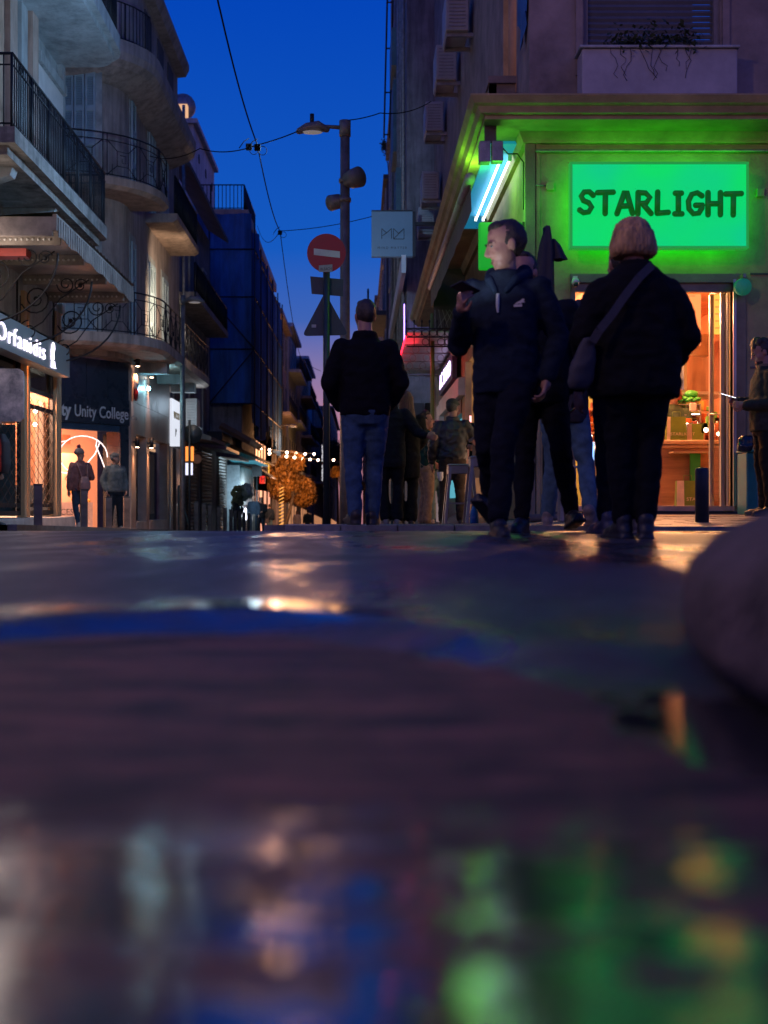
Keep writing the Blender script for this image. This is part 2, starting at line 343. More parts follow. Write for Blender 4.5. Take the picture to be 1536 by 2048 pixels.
# foreground stone by the lens
bm = bmesh.new(); bmesh.ops.create_icosphere(bm, subdivisions=5, radius=1)
for v in bm.verts:
    p = v.co.copy(); n_ = noise.noise(p*1.3)*.12 + noise.noise(p*4)*.03
    sg = lambda a: math.copysign(abs(a)**.72, a); p = Vector((sg(p.x), sg(p.y), sg(p.z)))*(1+n_*.5)*.9; u, v2 = p.x*.36, p.y*.80; v.co = Vector((.735+u*.985+v2*.17, 1.47+v2*.985-u*.17, .03+p.z*(.185 if p.z > 0 else .10)))
st = MB().frombm(bm, True).build('boulder', mat('mauve_stone', (.13,.092,.09), .8, var=.35, scale=14, bump=.9, bscale=70), None)
tag(st, 'large rounded mauve-grey stone lying on the wet road close to the viewer', 'stone')

# ------------------------------------------------------------------ building materials
M_CREAM = mat('cream_plaster', (.44,.48,.48), .85, var=.16, scale=1.6, bump=.2, bscale=25, grime=.3)
M_WARM = mat('ochre_plaster', (.52,.35,.25), .85, var=.14, scale=1.8, bump=.2, bscale=25, grime=.35)
M_SALMON = mat('salmon_plaster', (.52,.40,.33), .85, var=.14, scale=1.4, bump=.2, bscale=25, grime=.4)
M_GREYP = mat('grey_plaster', (.28,.26,.26), .85, var=.2, scale=1.5, bump=.25, bscale=25, grime=.5)
M_DARKP = mat('dark_plaster', (.11,.10,.10), .85, var=.2, scale=1.5, bump=.25, bscale=25)
M_CONC = mat('stained_concrete', (.34,.32,.29), .85, var=.28, scale=2.2, bump=.3, bscale=20, stretch=(1,1,2), grime=.45)
M_IRON = mat('wrought_iron', (.018,.02,.026), .55, metal=.3, var=.2, bump=.1)
M_SHUT = mat('painted_shutter', (.42,.50,.50), .6, var=.1, bump=.1)
M_SLOT = mat('louvre_shadow_wood', (.06,.07,.075), .7, var=.1, bump=.1)
M_STEEL = mat('brushed_steel', (.5,.49,.47), .32, metal=.9, var=.1, scale=8, bump=.05, stretch=(1,1,.05))
M_GALV = mat('galvanised_steel', (.32,.32,.31), .5, metal=.5, var=.2, scale=8, bump=.1)
M_BLACK = mat('black_paint', (.02,.02,.022), .5, var=.2, bump=.1)
M_WHITE = mat('white_paint', (.72,.71,.68), .6, var=.08, bump=.1)
M_MARBLE = mat('pale_marble', (.55,.52,.48), .35, var=.2, scale=2.5, bump=.05)
M_WOOD = mat('brown_wood', (.20,.10,.05), .55, var=.3, scale=3, bump=.2, stretch=(6,6,.6))
M_GLASS = glass('window_glass'); M_DGLASS = glass('dark_glass', (.25,.32,.4), .5)
M_WARMIN = emit('warm_shop_light', (1.0,.40,.20), 1.5); M_TUBE = emit('white_tube', (.85,.9,1.0), 8)
M_DARKIN = mat('dark_interior', (.03,.03,.035), .7, bump=0)

def railing(name, parent, path, z0, z1, mtl, pitch=.13, r=.009, motif=None, rail=.018):
    """iron balcony railing along a plan path; motif adds a frieze of rectangles"""
    m = MB(); P = [Vector((p[0], p[1], 0)) for p in path]
    Lc = [0.0]
    for a, b in zip(P, P[1:]): Lc.append(Lc[-1]+(b-a).length)
    def at(s):
        for i in range(len(P)-1):
            if s <= Lc[i+1]+1e-6: return P[i].lerp(P[i+1], (s-Lc[i])/max(1e-6, Lc[i+1]-Lc[i]))
        return P[-1]
    T = Lc[-1]; n = max(2, int(T/pitch))
    for z, rr in ((z1, rail), (z0+.06, rail*.7)): m.tube([(p.x,p.y,z) for p in P], rr, 5)
    if motif: m.tube([(p.x,p.y,z1-.16) for p in P], rail*.6, 5)
    if motif == 'deco':
        per = max(1, round(T/.85)); s = T/per
        for i in range(per+1):
            for q in (-.05,.05):
                p = at(min(T,max(0,i*s+q))); m.tube([(p.x,p.y,z0),(p.x,p.y,z1)], r, 4)
        for i in range(per):
            c0 = (i+.5)*s; zc = (z0+z1-.1)/2
            def pt(u, z): p = at(min(T,max(0,c0+u))); return (p.x,p.y,z)
            a, h = .15, .17
            m.tube([pt(-a,zc-h),pt(a,zc-h),pt(a,zc+h),pt(-a,zc+h),pt(-a,zc-h)], r, 4)
            m.tube([pt(-a*.5,zc+h*.5),pt(a*.5,zc+h*.5),pt(a*.5,zc-h*.5),pt(-.02,zc-h*.5),pt(-.02,zc+.02)], r*.9, 4)
            for sx_ in (-1,1):
                for sz in (-1,1): m.tube([pt(sx_*a,zc+sz*h),pt(sx_*(s/2-.06),(z1-.16) if sz>0 else z0+.06)], r, 4)
            for u in (-.28,.28): m.tube([pt(u,z0+.06),pt(u,zc-h*.9)], r*.8, 4)
    else:
        for i in range(n+1):
            p = at(T*i/n); big = (i % 9 == 0)
            m.tube([(p.x,p.y,z0),(p.x,p.y,z1)], r*(2.2 if big else 1), 4)
            if motif == 'ring' and i % 9 == 4: m.ring((p.x,p.y,z1-.08), .055, r, 'x' , 10, 4)
    return m.build(name, mtl, parent)
def shutter(parent, o, u, wid, h, leaves=4, name='shutter'):
    """louvred shutters: o lower corner, u unit direction along wall; returns one object per leaf"""
    o = Vector(o); u = Vector(u).normalized(); nrm = Vector((u.y,-u.x,0)); lw = wid/leaves
    for i in range(leaves):
        a = o+u*(lw*i+.012); b = o+u*(lw*(i+1)-.012); m = MB(); z0, z1 = o.z, o.z+h
        def slab(s0, s1, za, zb, d0, d1):
            p = [a.lerp(b,s0)+nrm*d0, a.lerp(b,s1)+nrm*d0, a.lerp(b,s1)+nrm*d1, a.lerp(b,s0)+nrm*d1]
            m.prism([(q.x,q.y) for q in p], za, zb)
        slab(0,.2,z0,z1,0,.045); slab(.8,1,z0,z1,0,.045)
        cuts = [0,.04,.31,.36,.63,.68,.95,1]
        for k in (0,2,4,6): slab(.2,.8,z0+h*cuts[k],z0+h*cuts[k+1],0,.043)
        lf = m.build(name, M_SHUT, parent)
        s = MB()
        for k in (1,3,5):
            za, zb = z0+h*cuts[k], z0+h*cuts[k+1]; nn = max(4,int((zb-za)/.055))
            for j in range(nn):
                zc = za+(zb-za)*(j+.5)/nn; A = a.lerp(b,.2); B = a.lerp(b,.8); dz = (zb-za)/nn*.55
                s.add([A+nrm*.004+Vector((0,0,zc+dz-o.z+o.z)) - Vector((0,0,A.z)), B+nrm*.004+Vector((0,0,zc+dz-B.z)), B+nrm*.034+Vector((0,0,zc-dz-B.z)), A+nrm*.034+Vector((0,0,zc-dz-A.z))], [(0,1,2,3)])
        sl = s.build('louvre_panel', M_SHUT, lf, False); sl['kind'] = 'stuff'
        bk = MB()
        for k in (1,3,5):
            A = a.lerp(b,.2)+nrm*.002; B = a.lerp(b,.8)+nrm*.002; za, zb = z0+h*cuts[k], z0+h*cuts[k+1]
            bk.add([(A.x,A.y,za),(B.x,B.y,za),(B.x,B.y,zb),(A.x,A.y,zb)], [(0,1,2,3)])
        bk.build('louvre_backing', M_SLOT, lf, False)

# ------------------------------------------------------------------ left building: shop with the illuminated name
b1 = thing('corner_building', (-6, 25, -.3), 'pale building over the wood-framed shop with its iron balcony and glass canopy', 'building')
wl = MB(); wl.box(-14,-6.05,14,25.3,4.0,15); wl.box(-14,-6.05,25.0,25.3,-.6,4.0); wl.box(-14,-6.05,14,20.6,-.6,4.0); wl.box(-14,-9.2,20.6,25.0,-.6,4.0); wl.box(-9.2,-6.05,20.6,25.0,3.45,4.0); wl.box(-9.2,-6.05,20.6,25.0,-.6,-.06)
wl.build('wall', M_CREAM, b1)
for y0, y1, mm, d in ((20.4,20.95,M_WARM,.10),(21.05,21.5,M_SALMON,.18),(21.9,22.3,M_CREAM,.14),(22.35,22.75,M_SALMON,.22)):
    bx('pilaster', mm, b1, -6.05, -6.05+d, y0, y1, 5.6, 9.1)
wn = bx('window_frame', M_WHITE, b1, -6.05, -5.93, 23.1, 25.05, 5.6, 8.35)
bx('window_blind', M_GREYP, wn, -5.94, -5.925, 23.22, 24.93, 5.7, 7.9)
bx('window_lintel', M_CREAM, wn, -6.05, -5.86, 23.05, 25.1, 8.36, 8.55)
bx('corner_quoin', M_CREAM, b1, -6.05, -5.95, 25.08, 25.32, 4.0, 15)
bal = MB(); bal.prism([(-6.05,17.8),(-4.9,17.8),(-4.9,24.3),(-5.0,24.5),(-6.05,24.5)], 5.33, 5.56); bal.prism([(-6.05,17.95),(-5.05,17.95),(-5.05,24.35),(-6.05,24.35)], 5.2, 5.33)
bl = bal.build('balcony', M_CONC, b1)
railing('railing', bl, [(-6.0,17.86),(-4.95,17.86),(-4.95,24.38),(-5.02,24.45),(-6.0,24.45)], 5.56, 6.62, M_IRON, .115, .010, 'ring', .022)
for y0 in (18.6, 21.2, 23.9):
    MB().extrude([(-6.05,y0,5.2),(-5.15,y0,5.2),(-5.2,y0,5.08),(-5.45,y0,5.0),(-5.55,y0,4.8),(-5.9,y0,4.7),(-6.05,y0,4.55)], (0,.28,0)).build('corbel', M_CREAM, bl)
ub = MB(); pts = [(-6.05,17)] + [(-4.72,17)] + [(-4.72+(-.45)*(1-math.cos(a))*1.0, 24.6+.75*math.sin(a)) for a in [R(i*10) for i in range(10)]] + [(-6.05,25.36)]
ub.prism(pts, 9.12, 9.42); ub.prism([(p[0]-.12 if p[0] > -6 else p[0], p[1]-.1 if p[1]>24 else p[1]) for p in pts], 9.0, 9.12)
u2 = ub.build('balcony', M_CREAM, b1)
railing('railing', u2, [(-4.78,17.1),(-4.78,24.6),(-4.95,25.1),(-5.2,25.3),(-6.0,25.3)], 9.42, 10.45, M_IRON, .11, .010, None, .022)
# glass-and-iron canopy
cb = MB(); M_CANF = mat('canopy_zinc', (.26,.22,.19), .6, var=.25, bump=.2)
n = 46
for i in range(n):
    ya = 18.3+i*(24.55-18.3)/n; yb = 18.3+(i+1)*(24.55-18.3)/n; up = .035*(i % 2)
    cb.add([(-4.42,ya,4.46+up),(-4.42,yb,4.46+.035*((i+1)%2)),(-6.05,yb,4.36+.035*((i+1)%2)),(-6.05,ya,4.36+up)],[(0,1,2,3)], False)
cp = cb.build('canopy', mat('corrugated_sheet', (.20,.17,.15), .6, var=.3, bump=.2), b1, False)
f = MB(); f.box(-4.5,-4.44,18.35,24.5,4.2,4.44); f.box(-6.0,-4.5,24.44,24.5,4.12,4.40); f.box(-6.0,-4.5,18.35,18.41,4.12,4.40)
for i in range(40):
    yc = 18.42+i*.155; f.prism([(-4.437,yc),(-4.425,yc),(-4.425,yc+.11),(-4.437,yc+.11)], 4.12+.02*math.sin(i), 4.40)
f.build('fascia', M_CANF, cp)
bx('soffit', mat('canopy_glass_dirty', (.30,.26,.24), .4, var=.25, bump=.1), cp, -6.04, -4.51, 18.42, 24.43, 4.27, 4.285)
for yb in (18.9, 20.5, 22.3, 24.1):
    be = bx('beam', M_CANF, cp, -6.0, -4.52, yb, yb+.07, 4.10, 4.268)
    d = MB()
    for i in range(16):
        xx = -5.95+i*.085; d.tube([(xx, yb-.012, 4.18),(xx, yb, 4.18)], .02, 8)
    d.build('stud', mat('stud_enamel', (.62,.6,.56), .3, bump=0), be)
for yb in (19.3, 21.75, 24.35):          # scrolled brackets
    s = MB()
    def sp(cx, cz, r0, turns, ph, dr=1): return [(cx+dr*r0*(1-.75*i/24)*math.cos(ph+turns*2*math.pi*i/24), yb, cz+r0*(1-.75*i/24)*math.sin(ph+turns*2*math.pi*i/24)) for i in range(25)]
    s.tube([(-5.95,yb,2.9),(-5.95,yb,4.1)], .02, 5); s.tube([(-5.95,yb,2.95)]+[(-5.95+1.3*math.sin(a),yb,4.05-1.1*math.cos(a)) for a in [R(i*9) for i in range(1,11)]], .018, 5)
    s.tube(sp(-5.62,3.75,.27,1.6,R(200)), .014, 5); s.tube(sp(-5.1,4.0,.16,1.5,R(180)), .012, 5); s.tube(sp(-5.75,3.2,.18,1.4,R(90)), .012, 5); s.tube(sp(-4.85,3.98,.12,1.4,R(20)), .012, 5)
    s.tube([(-5.9,yb,3.1),(-5.5,yb,3.35),(-5.2,yb,3.75),(-4.7,yb,4.08)], .012, 5); s.ball((-5.62,yb,3.75), .045); s.ball((-5.75,yb,3.2), .04); s.ball((-4.85,yb,3.98), .04)
    s.build('bracket', M_IRON, cp)
o = bx('awning_case', mat('red_metal', (.35,.04,.03), .5, bump=.1), cp, -6.0, -5.1, 19.15, 19.45, 3.98, 4.1)
tl_ = MB().tube([(-5.45,17.6,4.02),(-5.45,18.85,4.02)], .02, 8).build('canopy_tube', emit('canopy_tube', (1,.86,.8), 3), cp)
lamp('canopy_light', (-5.45,18.3,3.9), (1,.80,.68), 36, .5, 'POINT', None, b1)
# shop front
M_BEIGE = mat('beige_timber', (.50,.33,.18), .55, var=.12, bump=.1, stretch=(8,8,.5))
for y0, wd in ((20.62,.14),(22.35,.17),(22.62,.12),(24.72,.16),(24.95,.18)):
    bx('shop_pillar', M_BEIGE, b1, -6.12, -5.98, y0, y0+wd, -.06, 4.0)
for y0, y1 in ((20.8,22.33),(22.76,24.70)):
    fr = MB()
    for (a, c) in ((y0,y0+.05),(y1-.05,y1)): fr.box(-6.10,-6.04,a,c,-.02,3.9)
    for zz in (-.02,.12,1.95,2.25): fr.box(-6.098,-6.042,y0+.05,y1-.05,zz,zz+.08)
    sf = fr.build('shop_window', M_BLACK, b1)
    bx('pane', glass('clear_glass', (.95,.95,.95), .03), sf, -6.09, -6.082, y0+.051, y1-.051, .2, 1.95)
    bx('upper_pane', M_DGLASS, sf, -6.09, -6.082, y0+.051, y1-.051, 2.34, 3.88)
    g = MB(); st_ = .42; slp = .5          # lattice security grille
    hh = 2.05; z0 = -.0; wdt = y1-y0-.1
    for k_ in range(-int(hh/slp/st_)-2, int(wdt/st_)+int(hh/slp/st_)+2):
        for sg in (1,-1):
            # diagonal lines clipped to the opening (rise 1.8 per unit run)
            c0 = k_*st_; pts=[]
            for zz in (0, hh):
                pts.append((c0 + sg*zz/slp, zz))
            (ua,za),(ub_,zb) = pts
            lo, hi = 0., 1.
            if abs(ub_-ua) > 1e-9:
                t0, t1 = sorted(((0-ua)/(ub_-ua), (wdt-ua)/(ub_-ua))); lo, hi = max(lo,t0), min(hi,t1)
            if hi-lo > .02:
                A = (-6.03, y0+.05+ua+(ub_-ua)*lo, z0+.1+hh*lo); B = (-6.03, y0+.05+ua+(ub_-ua)*hi, z0+.1+hh*hi); g.tube([A,B], .006, 4)
    gg = g.build('security_grille', mat('grille_metal', (.10,.07,.06), .5, metal=.4, bump=.05), sf)
wn = MB(); wn.box(-8.6,-7.6,20.7,21.2,0,1.6); wn.box(-8.2,-7.2,22.9,23.4,0,1.0); wn.box(-8.9,-8.6,23.6,24.9,0,2.2)
wn.build('shop_display', mat('display_wood', (.35,.2,.12), .5), b1)
YB = 24.62; M_DIMIN = mat('brown_glow_backdrop', (.30,.13,.07), .7, em=(1,.30,.14), es=.10, bump=.05)  # shop lamplight put in as a glow of backdrop and wall strips
bx('backdrop', M_DIMIN, b1, -7.0, -6.13, YB+.03, YB+.06, 0, 3.4); bx('backdrop', mat('navy_base', (.02,.03,.05), .6), b1, -7.0, -6.13, YB+.0, YB+.029, 0, .55)
for p0_, p1_, q0_, q1_ in ((54,58,800,975),(71,75,810,975),(78,87,803,975),(59,62,748,785),(77,82,752,790)): bx('lit_panel', M_WARMIN, b1, X(p0_,YB), X(p1_,YB), YB-.02, YB+.02, Z(q1_,YB), Z(q0_,YB))
bx('partition', mat('teal_partition', (.03,.09,.11), .5), b1, -7.2, -6.13, 22.28, 22.32, 0, 1.6); bx('partition_top', M_DIMIN, b1, -7.2, -6.13, 22.28, 22.32, 1.61, 3.4)
for p in (W(53,878,23.2),W(70,849,24.2),W(71,822,24.3)):
    MB().ball(p, .035).build('bulb', emit('hot_bulb', (1,.75,.6), 45), b1)
lamp('shop_light', (-6.9, 23.6, 2.6), (1,.5,.28), 500, 1.0, 'AREA', (0, R(-55), 0), b1, sy=1.6)
stp = MB()
for i, y0 in enumerate((19.5, 21.4, 23.3)): stp.bbox(-6.0,-5.72,y0,y0+1.89,-.55,-.07,.015)
stp.build('marble_step', M_MARBLE, b1)
sg = MB(); sg.box(-5.98,-5.70,18.2,24.62,2.67,3.22)
s1 = tag(sg.build('shop_sign', mat('sign_aluminium', (.30,.34,.34), .35, metal=.2, var=.06, bump=0), None), 'long grey fascia sign with glowing white lettering over the grilled shop window', 'sign')
M_NEON = emit('letter_white', (.86,.78,1.0), 2.6)
text('Orfanidis', .43, 'lettering', M_NEON, s1, (-5.69, 19.62, 2.79), (0,1,0), (0,0,1), .012, 1, space=1.18, off=-.006, fit=3.0)
fg = MB()   # little figure beside the name
for a in (((0,.02),(.05,.0),(.09,.06),(.08,.15),(.11,.25),(.10,.33),(.06,.36),(.03,.31),(.0,.2)),((.01,.0),(.05,.0),(.03,-.09),(.06,-.12),(.0,-.12)),((.06,.0),(.10,.02),(.12,-.08),(.15,-.11),(.09,-.11))):
    fg.extrude([(-5.697,23.12+q[0]*2.4,2.83+q[1]) for q in a], (.014,0,0))
fg.ball((-5.69,23.29,3.14),(.012,.085,.045)); fg.build('emblem', M_NEON, s1)
# pale swinging sign at the frame edge
ps = MB(); x0, x1, yq = -5.8, X(47,19.2), 19.2; z0, z1 = Z(843,yq), Z(737,yq); rd = .1
out_ = [(x0,z0),(x1-rd*.5,z0),(x1,z0+rd*.5)] + [(x1-rd+rd*math.cos(R(a)), z1-rd+rd*math.sin(R(a))) for a in (0,30,60,90)] + [(x0,z1)]
ps.extrude([(a, yq, b_) for a, b_ in out_], (0,.05,0))
psg = tag(ps.build('hanging_sign', mat('peeling_print', (.55,.5,.5), .4, var=.4, scale=5, bump=.2, dark=(.12,.14,.17)), None), 'pale peeling panel with a rounded corner hung in front of the grilled shop', 'sign')
# ------------------------------------------------------------------ left: rounded corner building with the college
def off(path, d):
    P = [Vector(p) for p in path]; r = []
    for i, p in enumerate(P):
        d1 = (P[i]-P[i-1]).normalized() if i else None; d2 = (P[i+1]-P[i]).normalized() if i < len(P)-1 else None
        t = ((d1 or d2)+(d2 or d1)).normalized(); r.append((p.x+t.y*d, p.y-t.x*d))
    return r
def arc_corner(x, y, r, xw, y1, n=8):
    """plan path: along y from far left, round convex corner radius r, then up the street on x"""
    P = [(xw, y), (x-r, y)] + [(x-r+r*math.sin(R(90*i/n)), y+r-r*math.cos(R(90*i/n))) for i in range(1, n+1)] + [(x, y1)]
    return P
WP = arc_corner(-5.68, 29.3, 1.3, -14, 39.5)
WU = arc_corner(-5.68, 29.3, 1.3, -14, 37.4)
b2 = thing('rounded_corner_building', (-5.7, 31, -.6), 'salmon building with rounded corner, curved balconies and the college on its ground floor', 'building')
m = MB(); m.strip(WP, [(0,3.7),(0,10.9),(-.5,10.9),(-.5,3.7)]); m.strip(off(WU,.25), [(0,10.9),(0,13.0),(-.5,13.0),(-.5,10.9)])
m.box(-14,-6.2,39.0,39.5,3.7,13.0); m.build('wall', M_SALMON, b2)
ov = MB(); ov.strip(WU, [(-.1,10.15),(.1,10.2),(.35,10.3),(.6,10.42),(.75,10.55),(.8,10.72),(.8,11.0),(-.1,11.0)]); ov.build('overhang', M_SALMON, b2)
rf = MB(); rf.strip(off(WU,.2), [(-.2,12.9),(.3,12.95),(.4,13.15),(.4,13.3),(-.2,13.3)]); rf.box(-14,-6,29.5,37.2,13.0,13.2); rf.build('roof_cornice', M_SALMON, b2)
railing('roof_railing', b2, off(WU[:9],.7), 11.0, 11.9, M_IRON, .12, .01, None)
for (u0, u1) in ((31.6,32.6),(33.6,34.6),(35.4,36.4)):
    w_ = bx('upper_window', M_DARKP, b2, -5.44, -5.40, u0, u1, 11.05, 12.7)
# balcony slabs
def balcony(path, z, th, d, mtl, rail='deco'):
    m = MB(); m.strip(path, [(-.02,z-th),(d-.12,z-th),(d,z-th+.08),(d,z),(-.02,z)]); o = m.build('balcony', mtl, b2)
    pp = off(path, d-.06); railing('railing', o, pp, z, z+1.0, M_IRON, .13, .011, rail, .02); return o
low = arc_corner(-5.68, 29.3, 1.3, -7.6, 39.3); balcony(low, 4.12, .30, .98, M_SALMON)
balcony(arc_corner(-5.68, 29.3, 1.3, -7.6, 31.1), 7.72, .26, .95, M_WARM)
balcony([(-5.68,33.2),(-5.68,37.7)], 7.90, .24, .85, M_WARM, None)
for y0 in (32.2, 35.0, 37.6): bx('balcony_beam', M_CREAM, b2, -5.67,-4.95,y0,y0+.4,3.55,3.818)
M_BLUEW = mat('pale_wall_strip', (.45,.44,.40), .8, bump=.15)
for z0 in (4.15, 7.75):
    rec = bx('window_reveal', M_BLUEW, b2, -7.35, -6.02+.0, 29.27, 29.297, z0, z0+2.75)
    shutter(b2, (-7.18, 29.265, z0+.05), (1,0,0), 1.02, 2.5, 4)
    for y0, wd in ((31.0,.55),(33.6,1.0),(35.9,1.0)): 
        bx('window_reveal', M_BLUEW, b2, -5.677, -5.66, y0-.12, y0+wd+.12, z0, z0+2.75)
        shutter(b2, (-5.655, y0, z0+.05), (0,1,0), wd, 2.5, 2 if wd > .6 else 1)
bx('wall_bracket', M_IRON, b2, -6.95, -6.55, 29.2, 29.27, 10.72-.35, 10.72-.30)
dp = MB(); dp.tube([(-5.55,39.56,12.8),(-5.55,39.56,.2)], .05, 8); dp.build('downpipe', M_GALV, b2)
# ground floor: dark glazed corner, name board and lit entrance
g0, g1 = Vector((-8.6, 28.25)), Vector((-5.72, 31.05)); 
g0 = Vector((-7.75, 28.35)); gd = (g1-g0).normalized(); gn = Vector((gd.y,-gd.x))
M_NAVY = mat('navy_panel', (.022,.04,.062), .28, var=.15, scale=2, bump=0)
def gq(name, mtl, s0, s1, z0, z1, d0, d1, parent=b2):
    a, b_ = g0+gd*s0, g0+gd*s1; p = [a+gn*d0, b_+gn*d0, b_+gn*d1, a+gn*d1]
    return MB().prism([(q.x,q.y) for q in p], z0, z1).build(name, mtl, parent)
GL = (g1-g0).length
for i in range(5): gq('cladding_panel', M_NAVY, .0+i*GL/5+.006, (i+1)*GL/5-.006, 2.75, 3.68, -.06, 0)
nb = gq('name_board', M_NAVY, 0, GL, 2.12, 2.745, -.06, .03)
M_LETG = mat('letter_grey', (.62,.66,.70), .5, var=.05, bump=0)
def gp(s, z, d=0): a = g0+gd*s+gn*d; return (a.x, a.y, z)
text('Unity College', .40, 'lettering', M_LETG, nb, gp(1.62, 2.27, .032), (gd.x,gd.y,0), (0,0,1), .006, 1, off=.004, fit=1.70)
text('Unity', .42, 'lettering_bold', M_LETG, nb, gp(.72, 2.27, .032), (gd.x,gd.y,0), (0,0,1), .006, 1, off=.014, fit=.80)
text('-Co', .16, 'lettering_small', mat('letter_dim',(.25,.28,.32),.5,bump=0), nb, gp(3.38, 2.27, .032), (gd.x,gd.y,0), (0,0,1), .004, 1.0)
gq('doorway_jamb', M_NAVY, 3.1, GL, -.6, 2.118, -.5, 0); gq('doorway_jamb', M_NAVY, 0, .7, -.6, 2.118, -.5, 0)
gq('transom', mat('blue_frame', (.03,.07,.12), .4, bump=0), .701, 3.099, 1.95, 2.118, -.12, -.02)
gq('step', M_MARBLE, .6, 3.4, -.55, -.42, -.3, .25)
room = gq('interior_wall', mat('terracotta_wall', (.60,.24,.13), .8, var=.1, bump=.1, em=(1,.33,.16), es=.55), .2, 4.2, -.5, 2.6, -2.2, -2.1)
gq('interior_floor', M_MARBLE, .2, 3.4, -.52, -.44, -2.1, -.3); gq('interior_ceiling', M_WOOD, .5, 3.3, 2.12, 2.2, -2.1, -.12)
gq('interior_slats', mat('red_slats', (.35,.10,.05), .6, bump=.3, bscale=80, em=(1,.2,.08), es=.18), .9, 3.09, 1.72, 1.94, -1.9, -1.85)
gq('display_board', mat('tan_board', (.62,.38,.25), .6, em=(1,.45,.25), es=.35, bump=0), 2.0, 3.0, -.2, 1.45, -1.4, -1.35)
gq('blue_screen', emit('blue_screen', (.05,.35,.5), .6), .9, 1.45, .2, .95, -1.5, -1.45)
gq('glass_front', glass('clear_glass', (.95,.95,.95), .03), .72, 3.09, -.42, 1.948, -.10, -.09)
random.seed(9)
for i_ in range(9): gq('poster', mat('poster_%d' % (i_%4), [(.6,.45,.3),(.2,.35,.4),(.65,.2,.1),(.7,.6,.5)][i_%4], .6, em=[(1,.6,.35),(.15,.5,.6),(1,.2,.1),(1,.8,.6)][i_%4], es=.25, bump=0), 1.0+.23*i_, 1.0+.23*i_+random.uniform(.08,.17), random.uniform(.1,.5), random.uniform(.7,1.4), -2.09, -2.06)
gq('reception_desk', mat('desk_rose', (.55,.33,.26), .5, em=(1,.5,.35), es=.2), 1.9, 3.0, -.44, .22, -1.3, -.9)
fl_ = MB()
for i_ in range(26): a_ = g0+gd*random.uniform(2.45,3.0)+gn*random.uniform(-1.2,-.95); fl_.ball((a_.x,a_.y,.25+random.uniform(0,.25)), random.uniform(.03,.06), 7, 5)
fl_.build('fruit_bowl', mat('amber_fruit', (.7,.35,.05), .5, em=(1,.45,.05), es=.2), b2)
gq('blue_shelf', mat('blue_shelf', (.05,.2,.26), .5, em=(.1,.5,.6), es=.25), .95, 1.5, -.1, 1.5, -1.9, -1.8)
nb2 = MB(); c = 2.2
def lp(u, z): a = g0+gd*u+gn*-.3; return (a.x,a.y,z)
nb2.tube([lp(c-.75*math.cos(t)-.0, 1.35+.48*math.sin(t)) for t in [R(i*14) for i in range(-6,14)]], .011, 6)
nb2.tube([lp(c-.55+.45*math.cos(t), 1.30+.38*math.sin(t)) for t in [R(i*15) for i in range(6,22)]], .013, 6)
nb2.tube([lp(c-.35,.98),lp(c+.05,1.12),lp(c+.35,1.4),lp(c+.5,1.68),lp(c+.42,1.75),lp(c+.38,1.6),lp(c+.55,1.3),lp(c+.72,.95)], .012, 6)
nb2.build('neon_squiggle', emit('neon_white', (1,.75,.72), 2.4), b2)
text('COLLEGE', .15, 'window_lettering', mat('letter_brown',(.12,.06,.05),.6,bump=0), b2, lp(1.62,.74), (gd.x,gd.y,0), (0,0,1), .003, 1.15)
text('NAH', .28, 'window_lettering_red', mat('letter_red',(.45,.06,.05),.6,bump=0), b2, lp(.75,.78), (gd.x,gd.y,0), (0,0,1), .003, 1.0)
text('SUCCESS', .21, 'window_lettering_low', mat('letter_dark',(.16,.10,.09),.6,bump=0), b2, lp(1.0,-.08), (gd.x,gd.y,0), (0,0,1), .003, 1.2)
lamp('college_light', gp(2.0, 1.9, -.9), (1,.45,.25), 200, 1.2, 'AREA', (R(25),0,math.atan2(gd.y,gd.x)), b2)
# street front: stone piers with up/down lamps, dark openings, a marble-clad shop
M_STONE = mat('polished_stone', (.34,.27,.24), .38, var=.12, scale=3, bump=.05)
hi = MB()
for i, (y0, y1) in enumerate(((31.06,33.0),(33.01,35.2),(35.21,37.4))): 
    MB().box(-5.9,-5.66,y0,y1-.006,2.75,3.68).build('cladding_panel', M_STONE, b2); MB().box(-5.9,-5.66,y0,y1-.006,1.95,2.742).build('cladding_panel', M_STONE, b2)
for y0, y1 in ((31.06,31.75),(33.3,33.75),(36.95,37.4)): bx('pier', M_STONE, b2, -5.9, -5.66, y0, y1, -.7, 1.948)
for y0, y1 in ((31.75,33.3),(33.75,36.95)):
    o = bx('shopfront_recess', M_DARKIN, b2, -6.5, -6.4, y0, y1, -.6, 1.948); bx('sill', M_MARBLE, b2, -6.39, -5.64, y0+.005, y1-.005, -.75, -.28)
    bx('roller_slat', emit('warm_slat', (1,.55,.3), .5), b2, -6.0, -5.95, y0+.02, y1-.4, 1.70, 1.78); bx('roller_slat', emit('warm_slat', (1,.55,.3), .5), b2, -6.0, -5.95, y0+.02, y1-.4, 1.84, 1.92)
    bx('pane', M_DGLASS, b2, -5.98, -5.97, y0+.01, y1-.01, -.27, 1.69)
bx('poster_board', mat('tan_poster', (.40,.27,.19), .7, bump=0), b2, -5.95, -5.93, 34.3, 36.2, -.1, 1.6)
